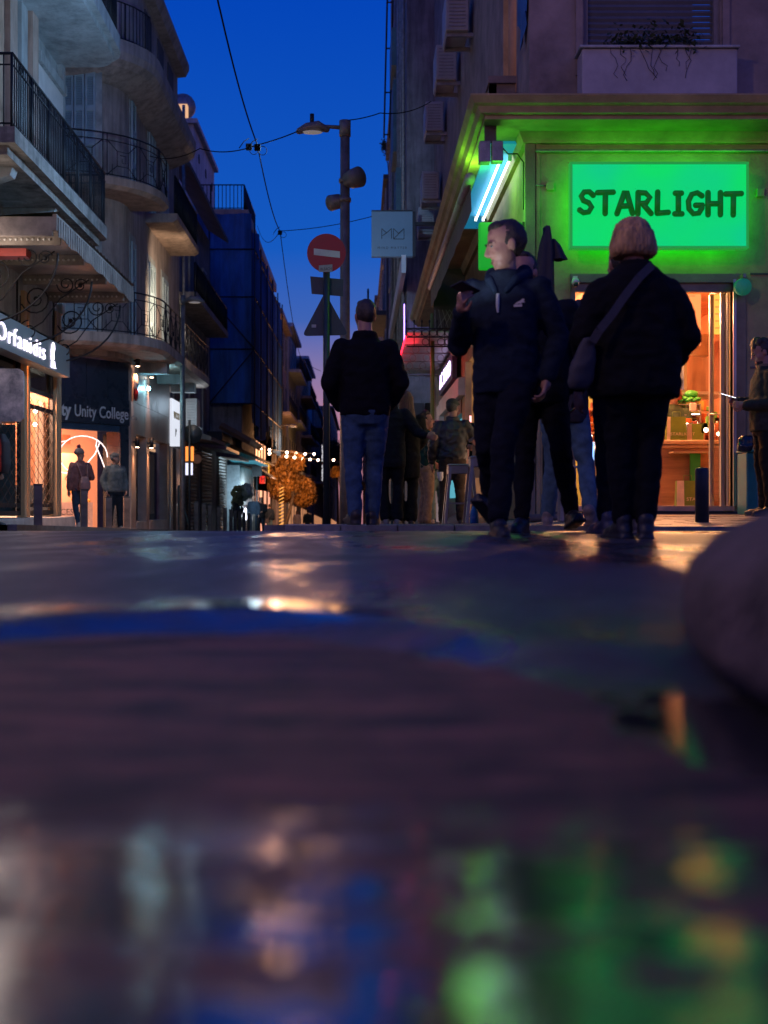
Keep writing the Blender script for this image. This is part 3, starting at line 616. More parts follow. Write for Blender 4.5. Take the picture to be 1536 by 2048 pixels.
# marble shop with lit white sign
bx('marble_wall', M_MARBLE, b2, -5.95, -5.64, 37.42, 39.5, -.9, 1.9); 
ls = bx('light_box', emit('light_box', (.80,.84,.95), .75), b2, -5.95, -5.60, 37.42, 39.5, 2.0, 3.35)
text('WOOD', .30, 'lettering', mat('brass_letter', (.35,.25,.12), .4, metal=.6, bump=0), ls, (-5.595, 37.75, 2.78), (0,1,0), (0,0,1), .01, 1.2)
text('JP', .26, 'lettering', M_BLACK, ls, (-5.595, 38.1, 2.3), (0,1,0), (0,0,1), .01, 1.0)
bx('doorway_recess', M_DARKIN, b2, -5.66, -5.632, 37.9, 38.5, -.7, 1.88)
ab = MB(); ab.box(-5.45,-5.40,37.6,38.2,-.45,.75); ab.beam((-5.42,37.65,-.45),(-5.42,37.62,-.85),.04); ab.beam((-5.42,38.15,-.45),(-5.42,38.2,-.85),.04); ab.beam((-5.42,37.9,.5),(-5.05,37.9,-.85),.03)
tag(ab.build('chalkboard', mat('chalk_board', (.05,.12,.13), .5), None), 'small dark A-frame chalkboard standing before the marble shop', 'chalkboard')
# wall lamps
def updown(loc, up=False, e_=9, c=(1,.42,.2), down=True):
    x, y, z = loc; t = thing('wall_lamp', (x, y, z), 'x', 'wall lamp', 'wall lamps on the stone piers')
    MB().cyl((x+.10,y), .055, z-.13, z+.13, 12).build('housing', M_BLACK, t); MB().box(x-.0,x+.06,y-.02,y+.02,z-.02,z+.02).build('arm', M_BLACK, t)
    MB().cyl((x+.10,y), .046, z-.137, z-.131, 12).build('lens', emit('lamp_lens', (1,.55,.35), 25), t)
    lamp('beam', (x+.10, y, z-.16), c, e_, .03, 'SPOT', (0, R(9), 0), t, 50, blend=.9)
    return t
for (px, py, y, lb, e_) in ((283,722,31.4,'box spotlight under the balcony over the first stone pier',160),(318,745,33.55,'box spotlight under the balcony over the second stone pier',160),
                        (276,884,31.35,'black cylinder lamp low on the first stone pier by the capped man',80),(300,886,33.5,'black cylinder lamp low on the second stone pier',80)):
    updown((-5.66, y, Z(py, y)), e_=e_)['label'] = lb
al = thing('alarm_box', (-5.66, 31.5, Z(775,31.5)), 'white alarm siren with red lower half on the stone wall', 'alarm')
MB().ball((-5.62,31.5,Z(765,31.5)),(.06,.13,.22)).build('cover', M_WHITE, al); MB().ball((-5.62,31.5,Z(787,31.5)),(.06,.10,.20)).build('beacon', mat('red_plastic',(.4,.02,.02),.3,bump=0), al)
cl = thing('floodlight', (-5.6, 33.0, Z(777,33)), 'small cold blue-white floodlight on the stone shop wall', 'lamp')
MB().ball((-5.56,33,Z(777,33)), .05).build('lens', emit('cyan_lamp', (.35,.85,1), 60), cl); lamp('cyan_beam', (-5.3,33,Z(777,33)), (.3,.75,1.0), 14, .05, 'POINT', None, cl)
lamp('sign_light', (-4.9, 38.4, 3.2), (.6,.8,1.0), 14, .3, 'POINT', None, b2)
def aircon(name, loc, dims, label, group='air conditioners on the facades', drain=False):
    x, y, z = loc; dx, dy, dz = dims; t = thing(name, loc, label, 'air conditioner', group)
    MB().bbox(x-dx/2,x+dx/2,y-dy/2,y+dy/2,z,z+dz,.02).build('casing', mat('aircon_casing', (.42,.42,.40), .5, var=.12, bump=.05), t)
    g = MB(); n_ = 9
    for i in range(n_):
        zz = z+dz*(.12+.76*i/(n_-1)); g.box(x-dx*.36,x+dx*.36,y-dy/2-.012,y-dy/2-.002,zz-.008,zz+.008)
    g.build('grille', M_GALV, t)
    b_ = MB(); b_.box(x-dx*.45,x+dx*.5+.1,y-dy*.4,y-dy*.34,z-.06,z-.002); b_.box(x-dx*.45,x+dx*.5+.1,y+dy*.34,y+dy*.4,z-.06,z-.002); b_.box(x-dx*.45,x-dx*.4,y-dy*.339,y+dy*.339,z-.05,z-.004)
    b_.build('bracket', M_GALV, t); return t
aircon('air_conditioner', (-5.3, 39.9, Z(855,39.9)), (.35,.8,.9), 'white air conditioner under the balcony beside the grey lamp post', None)

# ------------------------------------------------------------------ further left buildings
def plain_house(name, label, x0, x1, y0, y1, h, mtl, floors=3, eave=None, wins=True, street=1, base=-2.5, cols=None, wmat=None, bal=()):
    t = thing(name, (x1 if street > 0 else x0, y0, base), label, 'building'); xw_ = x1 if street > 0 else x0
    if name == 'far_house':
        for ys_ in range(int(y0)+1, int(y1)-2, 4): bx('shop_window', emit('added_far_window', (1,.42,.20), .42), t, xw_, xw_+.05, ys_, ys_+1.9, rz0(0,ys_)+.6, rz0(0,ys_)+2.2)  # glowing windows added to warm the far street
    bx('wall', mtl, t, x0, x1, y0, y1, base, h)
    xs = x1 if street > 0 else x0; s = 1 if street > 0 else -1
    if eave: bx('eave', eave[1], t, *( (x0, xs+eave[0]) if s > 0 else (xs-eave[0], x1)), y0-.3, y1, h+.002, h+eave[2])
    n_ = cols or max(1, int((y1-y0)/2.6)); fh = (h-1.8)/floors
    for f_ in range(floors):
        for c_ in range(n_):
            if not wins: continue
            yc = y0+(y1-y0)*(c_+.5)/n_; zc = 2.6+f_*fh
            wd = bx('window', M_BLUEW, t, *sorted((xs, xs+s*.05)), yc-.62, yc+.62, zc-.08, zc+min(2.2,fh*.72))
            bx('pane', wmat or M_SLOT, wd, *sorted((xs+s*.045, xs+s*.062)), yc-.5, yc+.5, zc+.03, zc+min(2.2,fh*.72)-.1)
        if f_ in bal:
            zc = 2.6+f_*fh-.1
            bo = bx('balcony', mtl, t, *sorted((xs, xs+s*.85)), y0+.8, y1-.8, zc-.2, zc)
            railing('railing', bo, [(xs+s*.8,y0+.85),(xs+s*.8,y1-.85)], zc, zc+.95, M_IRON, .3, .02, None, .03)
    return t
b3 = plain_house('eaved_house', 'dark old house with deep sloping eaves past the rounded building', -14, -6.1, 39.62, 51, 10.9, M_GREYP, 2, None, True, 1, cols=3, bal=(1,))
ev = MB(); ev.add([(-6.2,39.6,11.4),(-5.35,39.6,10.85),(-5.35,51.2,10.85),(-6.2,51.2,11.4),(-6.2,39.6,11.55),(-5.35,39.6,11.0),(-5.35,51.2,11.0),(-6.2,51.2,11.55)],[(0,1,2,3),(4,7,6,5),(0,4,5,1),(1,5,6,2),(2,6,7,3),(3,7,4,0)]); ev.build('eave', M_DARKP, b3)
b3b = thing('rooftop_house', (-7.6, 56, 12), 'blue-grey penthouse with round windows standing above the eaved house', 'building')
bx('wall', M_CREAM, b3b, -12, -7.3, 55, 63, 11, 16.9); bx('cornice', M_CREAM, b3b, -12, -7.1, 54.8, 63.1, 16.9, 17.1)
for yy in (57.0, 59.5, 62.0): 
    MB().tube([(-7.3,yy,15.9),(-7.27,yy,15.9)], .22, 14).build('round_window', M_SLOT, b3b); bx('window', M_SLOT, b3b, -7.3, -7.27, yy-.3, yy+.3, 13.0, 14.9)
bx('vent_box', emit('lit_vent', (1,.55,.3), .7), b3b, -8.0, -7.55, 54.9, 55.3, 17.15, 17.75)
MB().tube([(-7.8,55.3,17.8),(-7.8,55.6,17.8)], .55, 16).build('vent_drum', M_GALV, b3b)
# scaffolded building wrapped in blue netting
b4 = thing('scaffolded_building', (-5, 56, -1.3), 'tall building wrapped in blue scaffold netting', 'building')
bx('wall', M_GREYP, b4, -14, -5.25, 56, 75, -2.2, 13.4); bx('cornice', M_WARM, b4, -14, -4.95, 55.9, 75.1, 12.9, 13.35)
railing('roof_railing', b4, [(-8.2,56.1),(-5.15,56.1),(-5.15,62)], 13.4, 14.5, M_IRON, .17, .018, None, .03)
M_NET = mat('scaffold_net', (.03,.13,.34), .75, var=.4, scale=1.2, bump=.35, bscale=6, stretch=(1,1,.25))
nf = MB(); ny = 60
for j in range(ny):
    ya, yb = 56.0+19*j/ny, 56.0+19*(j+1)/ny; wv = lambda y: -4.72+.12*math.sin(y*2.1)+.07*math.sin(y*5.3)
    ta, tb = 12.3-.25*(ya-56)/6+.3*math.sin(ya*.9), 12.3-.25*(yb-56)/6+.3*math.sin(yb*.9); la, lb = 3.9+.6*math.sin(ya*.5)-.02*(ya-56), 3.9+.6*math.sin(yb*.5)-.02*(yb-56)
    nf.add([(wv(ya),ya,la),(wv(yb),yb,lb),(wv(yb),yb,tb),(wv(ya),ya,ta)],[(0,1,2,3)],True)
nf.build('netting', M_NET, b4, False)
nf = MB(); nx = 24
for j in range(nx):
    xa, xb = -8.4+3.65*j/nx, -8.4+3.65*(j+1)/nx; wv = lambda x: 55.2+.10*math.sin(x*4)+.05*math.sin(x*9)
    nf.add([(xa,wv(xa),4.6),(xb,wv(xb),4.6),(xb,wv(xb),13.0),(xa,wv(xa),13.0)],[(0,1,2,3)],True)
nf.build('netting', M_NET, b4, False)
sc_ = MB()
for zz in (4.6,7.0,9.3,11.4): sc_.tube([(-8.4,55.05,zz),(-4.6,55.05,zz),(-4.55,75,zz)], .035, 5)
for xx in (-8.3,-6.6,-4.6): sc_.tube([(xx,55.05,3.4),(xx,55.05,12.6)], .035, 5)
for yy in (58,62,66,70,74): sc_.tube([(-4.55,yy,3.2),(-4.55,yy,12.0)], .035, 5)
sc_.tube([(-6.6,55.04,4.6),(-4.6,55.04,7.0)], .03, 5); sc_.tube([(-6.6,55.04,9.3),(-4.6,55.04,7.0)], .03, 5); sc_.build('scaffold', M_IRON, b4)
# low shop row beneath
b5 = thing('shop_row', (-5.6, 40, -1), 'row of low shuttered shops with ragged awnings below the netted building', 'building')
for i, (y0, y1, mm) in enumerate(((39.7,44.6,M_DARKP),(44.7,49.8,M_GREYP),(49.9,54,M_DARKP))): bx('wall', mm, b5, -6.2, -5.7, y0, y1, -2, 2.7)
M_ROLL = mat('brown_roller_shutter', (.17,.10,.075), .5, metal=.2, var=.2, bump=.1)
for y0, y1, mm in ((41.2,43.4,M_ROLL),(45.0,47.9,M_ROLL),(50.5,52.9,mat('pale_roller', (.34,.26,.22), .5, bump=.1))):
    r_ = MB()
    for i in range(26):
        zz = -1.1+i*.125; r_.add([(-5.68,y0,zz),(-5.68,y1,zz),(-5.62,y1,zz+.06),(-5.62,y0,zz+.06),(-5.68,y1,zz+.12),(-5.68,y0,zz+.12)],[(0,1,2,3),(3,2,4,5)])
    r_.build('roller_shutter', mm, b5, False)
for y0, y1, mm, zz in ((40.2,44.4,M_DARKP,2.35),(44.8,49.5,M_STONE,2.25),(50,53.9,M_WARM,2.1)):
    MB().extrude([(-5.7,y0,zz),(-4.75,y0,zz-.12),(-4.75,y0,zz+.0),(-5.7,y0,zz+.35)], (0,y1-y0,0)).build('awning', mm, b5)
tl = MB()
for i in range(14):
    for j in range(3): tl.tube([(-5.6+.4*j,50.5+i*.42,3.35-.22*j+.02*(i%3)),(-5.18+.4*j,50.5+i*.42,3.12-.22*j)], .16, 6, False)
o = tl.build('roof_tiles', mat('clay_tile', (.20,.10,.06), .8, bump=.3), b5); o['kind'] = 'stuff'
bx('roof_gap', M_DARKIN, b5, -6.2, -5.5, 50.2, 56, 2.75, 3.1)
ms = MB()
for i in range(28): ms.beam((-5.6,54.2+i*.28,1.95),(-4.5,54.9+i*.28,1.9),.02); ms.beam((-5.6,54.9+i*.28,1.95),(-4.5,54.2+i*.28,1.9),.02)
ms.build('awning_mesh', M_IRON, b5)
bx('awning_sheet', emit('cyan_sheet', (.04,.30,.42), .55), b5, -5.6, -4.5, 54.2, 62.2, 2.05, 2.08)
MB().extrude([(-5.6,54.2,2.6),(-4.4,54.2,2.15),(-4.4,54.2,2.25),(-5.6,54.2,2.8)], (0,11,0)).build('awning', M_WOOD, b5)
b6 = thing('balloon_shop', (-5.2, 56, -1.5), 'narrow shop with fluted blue-lit columns and bright window behind the balloons', 'shop')
bx('wall', mat('pale_blue_wall', (.40,.46,.5), .6, bump=.1), b6, -6, -5.3, 55.2, 62.5, -2, 1.9)
for i in range(5): MB().cyl((-5.22, 55.7+i*1.15), .16, .15, 1.8, 10).build('column', M_WHITE, b6)
for i in range(4): MB().ball((-5.12,56.4+i*1.25,-.28),(.1,.42,.28)).build('globe_light', emit('white_globe', (.8,.85,1.0), 4), b6)
bx('window', emit('dim_shop', (.55,.75,.8), .35), b6, -5.3, -5.27, 55.6, 62, -1.6, -.7)
b7 = thing('pink_shop', (-5.2, 63, -1.6), 'pink-lit shop front with small tiled canopies past the balloons', 'shop')
bx('wall', M_WARM, b7, -6, -5.25, 62.6, 75, -2.2, 4.0); MB().extrude([(-5.25,63,1.9),(-4.5,63,1.5),(-4.5,63,1.58),(-5.25,63,2.1)], (0,5,0)).build('canopy', M_DARKP, b7)
for yy in (63.5,66,69,72): bx('doorway', emit('pink_door', (1,.4,.25), 1.0), b7, -5.26, -5.23, yy, yy+1.5, -1.6, .9)
for yy in (63.5,65.2,67,69): bx('window', M_WARMIN, b7, -5.26, -5.235, yy, yy+.9, 2.1, 3.4)
lamp('shop_row_glow', (-4.4,66,1.2), (1,.5,.32), 260, .3, 'POINT', None, b7); lamp('balloon_shop_glow', (-4.6,54.6,.6), (.6,.85,1), 110, .3, 'POINT', None, b6)
rows = [(-14,-5.0,75.3,86,11.7,M_SALMON,'cream house with a roof terrace next past the netted building'),(-14,-4.9,86.2,98,12.4,M_CREAM,'pale four-storey house with dark balconies beyond the cream house'),
        (-14,-4.6,98.2,112,11.2,M_GREYP,'grey far house with a deep balcony behind the orange tree'),(-14,-4.9,112.2,130,13.2,M_CREAM,'tall far house on the left of the rose sky'),(-14,-4.7,130.2,160,10.6,M_GREYP,'lowest far house at the street end under the antennas'),(-14,-3.6,160.2,210,12.5,M_DARKP,'dark last house closing the left side of the street')]
for i, (x0,x1,y0,y1,h,mm,lb) in enumerate(rows):
    plain_house('far_house', lb, x0, x1, y0, y1, h, mm, 3, (.4,mm,.25), True, 1, -6, bal=(0,1,2) if i in (1,2,4) else (1,))
# ------------------------------------------------------------------ right: corner building with the green-lit takeaway
FY = 13.2; WX = 1.78
b8 = thing('takeaway_building', (WX, FY, 0), 'corner building with deep cornice above the green-lit takeaway', 'building')
M_OLIVE = mat('olive_stucco', (.38,.31,.16), .8, var=.18, scale=2.5, bump=.25, bscale=30)
M_UPPER = mat('grey_render', (.29,.24,.21), .85, var=.25, scale=1.6, bump=.3, bscale=18)
dx0, dx1, dz0, dz1 = X(1150,FY), X(1466,FY), Z(1012,FY), Z(560,FY)
w_ = MB(); w_.box(WX,dx0,FY,FY+.35,-.3,4.1); w_.box(dx1,9,FY,FY+.35,-.3,4.1); w_.box(dx0,dx1,FY,FY+.35,dz1,4.1)
w_.box(WX,WX+.3,FY+.35,15.2,-.5,4.1); w_.box(WX,WX+.3,15.2,20.5,2.5,4.1); w_.box(WX,WX+.3,20.5,29.9,2.3,4.1); w_.box(WX,WX+.3,20.5,21.6,-1.5,2.3); w_.box(WX,WX+.3,26.2,29.9,-1.5,2.3); w_.box(WX,WX+.3,15.2,20.5,-.8,-.05); w_.box(WX,WX+.3,21.6,26.2,-1.5,-.25)
w_.build('ground_floor_wall', M_OLIVE, b8)
ux0, ux1, uz0 = X(1168,FY), X(1440,FY), Z(95,FY)
w_ = MB(); w_.box(WX+.02,ux0,FY,FY+.35,4.29,14); w_.box(ux1,9,FY,FY+.35,4.29,14); w_.box(ux0,ux1,FY,FY+.35,4.29,uz0); w_.box(ux0,ux1,FY,FY+.35,uz0+2.2,14)
w_.box(WX+.02,WX+.32,FY+.35,14.3,4.29,14); w_.box(WX+.02,WX+.32,15.6,29.9,4.29,14); w_.box(WX+.02,WX+.32,14.3,15.6,4.29,4.9); w_.box(WX+.02,WX+.32,14.3,15.6,7.6,14)
w_.build('upper_wall', M_UPPER, b8)
co_ = MB()
# cornice: profile swept round the corner (travel so that right-hand side is outward)
path = [(WX,27.6),(WX,FY),(9,FY)]
co_.strip(path, [(-.25,4.09),(.50,4.09),(.50,4.125),(.55,4.14),(.58,4.20),(.62,4.22),(.66,4.285),(.66,4.30),(-.25,4.30)])
co_.build('cornice', M_OLIVE, b8)
mo = MB(); mo.strip(path, [(0,3.98),(.05,3.98),(.07,4.03),(.10,4.088),(0,4.088)]); mo.build('cornice_moulding', M_OLIVE, b8)
bx('corner_pilaster', mat('brown_pilaster', (.24,.19,.13), .7, bump=.2), b8, WX-.03, WX+.075, FY-.035, FY-.002, .06, 3.975)
bx('corner_trim', M_OLIVE, b8, WX+.09, WX+.13, FY-.022, FY-.002, .06, 3.975)
pp = MB(); pp.tube([(WX+.08,FY-.04,3.90),(9,FY-.04,3.90)], .018, 6); pp.tube([(WX+.08,FY-.04,Z(372,FY)),(X(1092,FY),FY-.02,Z(372,FY))], .006, 5); pp.build('conduit', M_GALV, b8)
MB().bbox(X(1092,FY),X(1107,FY),FY-.05,FY-.002,Z(382,FY),Z(365,FY),.008).build('junction_box', M_OLIVE, b8)
MB().bbox(X(1511,FY),X(1527,FY),FY-.05,FY-.002,Z(395,FY),Z(378,FY),.008).build('junction_box', M_OLIVE, b8)
gv = MB(); 
for zz in (Z(735,FY), Z(548,FY)): gv.box(dx1+.18,9,FY-.012,FY-.002,zz-.01,zz+.01)
gv.build('wall_groove_strip', M_DARKP, b8)
# upper window: roller shutter slats, frame, planter
wf = MB(); wf.box(ux0+.05,ux1-.05,FY+.05,FY+.2,uz0-.02,uz0); wf.box(ux0,ux0+.05,FY+.05,FY+.2,uz0-.02,uz0+2.2); wf.box(ux1-.05,ux1,FY+.05,FY+.2,uz0,uz0+2.2); wfo = wf.build('window_frame', M_GREYP, b8)
M_SLAT = mat('grey_slat', (.13,.14,.16), .5, var=.12, bump=.08)
for i in range(26):
    zz = uz0+.005+i*.062
    MB().add([(ux0+.05,FY+.12,zz),(ux1-.05,FY+.12,zz),(ux1-.05,FY+.10,zz+.03),(ux0+.05,FY+.10,zz+.03),(ux1-.05,FY+.12,zz+.058),(ux0+.05,FY+.12,zz+.058)],[(0,1,2,3),(3,2,4,5)]).build('shutter_slat', M_SLAT, wfo, False)
for q in (ux0-.09, ux1+.02): bx('window_architrave', M_UPPER, b8, q, q+.07, FY-.04, FY-.002, 4.7, 14)
plx0, plx1, plz0, plz1 = X(1163,12.9), X(1473,12.9), Z(192,12.9), Z(94,12.9)
pt = thing('planter', ((plx0+plx1)/2, 12.95, plz0), 'long white window planter above the cornice with straggling plants', 'planter')
MB().bbox(plx0,plx1,12.86,13.17,plz0,plz1-.03,.015).build('trough', mat('planter_plaster', (.40,.39,.40), .75, var=.12, bump=.1), pt); MB().bbox(plx0-.03,plx1+.02,12.83,13.175,plz1-.028,plz1,.008).build('rim', M_CREAM, pt)
for q in (plx0+.1,plx1-.1): bx('foot', M_DARKP, pt, q-.04, q+.04, 12.9, 13.1, 4.302, plz0-.002)
M_LEAF = mat('dark_leaf', (.035,.06,.025), .6, var=.4, scale=9, bump=0)
random.seed(3); lf = MB()
for i in range(520):
    u = random.random(); c = Vector((X(1215+185*u,12.95)+random.gauss(0,.02), random.uniform(12.84,13.12), plz1+abs(random.gauss(0,.09))*(1.2-.8*abs(u-.5)) + .02))
    if random.random() < .12: c.z -= random.uniform(0,.14); c.y = 12.82
    a = Euler((random.uniform(-1,1),random.uniform(-1,1),random.uniform(0,6.3))).to_matrix(); s_ = random.uniform(.018,.04)
    lf.add([c+a@Vector((-s_,0,0)),c+a@Vector((0,-s_*.6,0)),c+a@Vector((s_,0,0)),c+a@Vector((0,s_*.6,0))],[(0,1,2,3)])
o = lf.build('foliage', M_LEAF, pt, False); o['kind'] = 'stuff'
tw = MB()
for i in range(10):
    x0 = X(1225+18*i,12.84)+random.uniform(-.02,.02); p = [(x0,12.85,plz1)]; xx, zz = x0, plz1
    for k_ in range(5): xx += random.uniform(-.05,.06); zz -= random.uniform(.03,.1); p.append((xx,12.845,zz))
    tw.tube(p, .003, 4)
tw.build('dead_stem', mat('dry_stem', (.06,.05,.045), .8, bump=0), pt)
# side window bay lit from inside, parapet and blue cloth
sb_ = MB(); sb_.box(WX-.28,WX-.2,14.35,15.6,4.302,5.0); sb_.box(WX-.30,WX+.018,14.30,15.65,5.0,5.08); sb_.box(WX-.28,WX+.018,14.35,14.45,4.302,5.0); sb_.box(WX-.28,WX+.018,15.5,15.6,4.302,5.0); sb_.build('window_parapet', M_UPPER, b8)
bx('lit_window', emit('amber_window', (.95,.45,.22), .35), b8, WX+.20, WX+.24, 14.32, 15.58, 4.95, 7.58)
MB().cyl((WX+.1,14.9), .10, 4.91, 7.59, 12).build('window_column', M_WARM, b8)
cl_ = MB(); 
for j in range(8):
    for i in range(6):
        f_ = lambda i, j: (WX-.02+.03*math.sin(i*1.7+j*.6), 13.25+i*.07, 5.05+j*.35+.12*abs(i-3)*(j == 0))
        cl_.add([f_(i,j),f_(i+1,j),f_(i+1,j+1),f_(i,j+1)],[(0,1,2,3)],True)
cl_.build('blue_cloth', mat('blue_cloth', (.03,.16,.42), .7, bump=.2), b8, False)
for i, (y, py, h_) in enumerate(((19.6,62,.6),(22.1,160,.62),(25.6,262,.6),(27.0,398,.6),(28.6,462,.55))):
    aircon('air_conditioner', (WX-.24, y+.4, Z(py, y)), (.36,.85,h_), ['highest','second highest','third highest','fourth highest','lowest'][i]+' of the air conditioners down the grey side wall right of the sky')
# soffit light fixture with two tubes
fx = thing('tube_light', (1.6, 15.4, 4.08), 'cyan fixture with two bare fluorescent tubes under the side cornice', 'lamp')
MB().box(1.40,1.765,13.45,17.6,4.055,4.085).build('housing', mat('cyan_panel', (.04,.32,.52), .6, var=.08, bump=.05, em=(.01,.30,.55), es=.35), fx)
for xx in (1.57, 1.67):
    MB().tube([(xx,13.87,4.0),(xx,16.8,4.0)], .013, 10).build('tube', emit('fluor_tube', (.70,.85,1.0), 5), fx)
    hd = MB(); hd.box(xx-.02,xx+.02,13.82,13.865,3.98,4.054); hd.box(xx-.02,xx+.02,16.805,16.85,3.98,4.054); hd.build('holder', M_WHITE, fx)
sp_ = thing('spotlight', (1.35, 13.0, 3.9), 'pair of grey box floodlights hanging at the cornice corner', 'lamp')
for q in (1.24, 1.37): MB().bbox(q,q+.115,12.86,13.0,3.70+(.0 if q<1.3 else .01),3.92,.01).build('housing', M_GALV, sp_)
MB().box(1.30,1.42,12.92,12.97,3.922,4.088).build('bracket', M_DARKP, sp_); MB().tube([(1.46,12.95,3.9),(1.55,13.0,3.82),(1.66,13.1,3.85),(1.745,13.25,3.80),(1.745,13.25,3.3)], .008, 5).build('cable', M_BLACK, sp_)
bs = thing('blade_sign', (1.5, 13.3, 3.0), 'plain square green lightbox jutting from the corner behind the man with the phone', 'sign')
gx0, gx1 = X(957,13.35), X(1044,13.35); gz0, gz1 = Z(540,13.35), Z(445,13.35)
MB().bbox(gx0,gx1,13.32,13.40,gz0,gz1,.02).build('face', emit('green_box', (.005,.30,.015), .85), bs)
MB().box(gx1+.002,gx1+.03,13.31,13.41,gz0,gz1).build('edge_frame', M_BLACK, bs); MB().box(gx1+.03,WX-.002,13.34,13.38,gz1-.16,gz1-.1).build('arm', M_BLACK, bs)
lamp('green_glow', (1.5,13.15,3.3), (.10,1,.08), 14, .15, 'POINT', None, bs)
lamp('green_strip_light', (1.30,14.3,3.9), (.28,1,.05), 12, .12, 'POINT', None, bs)
# big sign
SY = 12.88; SX0, SX1, SZ0, SZ1 = X(1140,SY), X(1497,SY), Z(497,SY), Z(324,SY)
sgn = thing('lightbox_sign', ((SX0+SX1)/2, SY+.1, SZ0), 'wide turquoise lightbox sign reading STARLIGHT above the takeaway door', 'sign')
def sign_face():
    m = emit('sign_face', (0,.48,.26), 1.05); t = m.node_tree; b = t.nodes['Principled BSDF']
    co = t.nodes.new('ShaderNodeTexCoord'); n = t.nodes.new('ShaderNodeTexNoise'); n.inputs['Scale'].default_value = 1.6; n.inputs['Detail'].default_value = 1
    r = t.nodes.new('ShaderNodeValToRGB'); q = r.color_ramp.elements; q[0].position = .35; q[0].color = (0,.55,.10,1); q[1].position = .75; q[1].color = (0,.46,.18,1)
    t.links.new(co.outputs['Object'], n.inputs['Vector']); t.links.new(n.outputs['Fac'], r.inputs[0]); t.links.new(r.outputs[0], b.inputs['Emission Color']); return m
MB().box(SX0+.025,SX1-.025,SY-.002,SY+.04,SZ0+.025,SZ1-.025).build('face', sign_face(), sgn)
fr = MB(); fr.box(SX0,SX0+.024,SY-.012,SY+.10,SZ0,SZ1); fr.box(SX1-.024,SX1,SY-.012,SY+.10,SZ0,SZ1); fr.box(SX0+.024,SX1-.024,SY-.012,SY+.10,SZ0,SZ0+.024); fr.box(SX0+.024,SX1-.024,SY-.012,SY+.10,SZ1-.024,SZ1)
fr.build('frame', emit('green_frame', (.01,.45,.05), .5, .1), sgn)
MB().box(SX0+.03,SX1-.03,SY+.105,SY+.125,SZ0+.03,SZ1-.03).build('back_light', emit('green_back', (.012,1,.02), 3.4), sgn)
MB().box(SX0+.05,SX1-.05,SY+.05,SY+.07,SZ1+.004,SZ1+.016).build('top_strip', emit('green_top', (.08,1,.02), 8), sgn)
LET = {'S': [[(.95,.82),(.7,.98),(.35,.97),(.15,.78),(.3,.58),(.65,.48),(.85,.28),(.65,.06),(.3,.03),(.05,.15)]], 'T': [[(0,.95),(1,.97)],[(.5,.95),(.48,0)]],
 'A': [[(0,0),(.5,1),(.62,1),(1,.02)],[(.22,.34),(.82,.36)]], 'R': [[(.1,0),(.12,.97)],[(.12,.97),(.6,.95),(.88,.75),(.65,.5),(.15,.46)],[(.4,.47),(.95,.02)]], 'L': [[(.15,1),(.12,.04)],[(.12,.04),(.9,.08)]],
 'I': [[(.5,.95),(.5,.03)],[(.2,.96),(.8,.96)],[(.15,.02),(.85,.02)]], 'G': [[(.95,.85),(.65,.99),(.3,.92),(.08,.6),(.12,.25),(.4,.03),(.75,.06),(.95,.3),(.95,.42)],[(.55,.42),(.97,.42)]], 'H': [[(.1,1),(.1,0)],[(.9,1),(.9,0)],[(.1,.5),(.9,.5)]]}
cx = 1158.0; M_LET = mat('green_letter', (.01,.14,.02), .5, bump=0, em=(.003,.10,.006), es=.6)
for i, ch in enumerate('STARLIGHT'):
    wpx = {'I': 20, 'S': 30, 'L': 28}.get(ch, 31); q = MB()
    for pl_ in LET[ch]: q.tube([(X(cx+wpx*u,SY-.04), SY-.035, Z(428-44*v+(i-4)*.4,SY-.04)) for u, v in pl_], .030, 8)
    for pl_ in LET[ch]:
        for u, v in (pl_[0], pl_[-1]): q.ball((X(cx+wpx*u,SY-.04),SY-.035,Z(428-44*v+(i-4)*.4,SY-.04)), .030, 8, 6)
    q.build('letter', M_LET, sgn); cx += wpx+7.6
# door frame and doors
df = MB(); df.box(X(1140,FY),dx0,FY-.03,FY+.1,dz0,dz1+.06); df.box(dx1,X(1490,FY),FY-.03,FY+.1,dz0,dz1+.06); df.box(dx0,dx1,FY-.03,FY+.1,dz1-.03,dz1+.06); df.box(dx0,dx1,FY+.02,FY+.09,dz1-.12,dz1-.031)
df.build('door_frame', mat('bronze_frame', (.22,.19,.13), .35, metal=.6, bump=.03), b8)
bx('sill', mat('tan_sill', (.5,.36,.26), .4, bump=.05), b8, X(1140,FY), dx1, FY-.06, FY+.35, dz0-.05, dz0); bx('plinth', M_DARKP, b8, WX-.01, 9, FY-.02, FY-.002, -.1, dz0-.06)  # door sill in one even warm tan
dr = thing('folding_door', (X(1440,FY), FY+.2, dz0), 'folded steel-framed glass door at the takeaway entrance', 'door')
hd = [(1424,FY+.55),(1446,FY+.25),(1459,FY+.16)]
for i, (p_, y) in enumerate(hd): MB().box(X(p_-4,y),X(p_+4,y),y,y+.05,dz0,Z(578 if i else 590,y)).build('stile', M_STEEL, dr)
for (p_, y), (p2, y2) in zip(hd, hd[1:]):
    a, b_ = (X(p_,y),y+.025), (X(p2,y2),y2+.025); d = Vector((b_[0]-a[0], b_[1]-a[1])).normalized(); n_ = Vector((-d.y,d.x))*.004
    MB().prism([(a[0]+n_.x,a[1]+n_.y),(b_[0]+n_.x,b_[1]+n_.y),(b_[0]-n_.x,b_[1]-n_.y),(a[0]-n_.x,a[1]-n_.y)], dz0+.05, Z(592,y)).build('pane', glass('clear_glass', (.95,.95,.95), .03), dr)
    MB().beam((a[0],a[1],Z(586,y)),(b_[0],b_[1],Z(580,y2)),.03).build('top_rail', M_STEEL, dr)
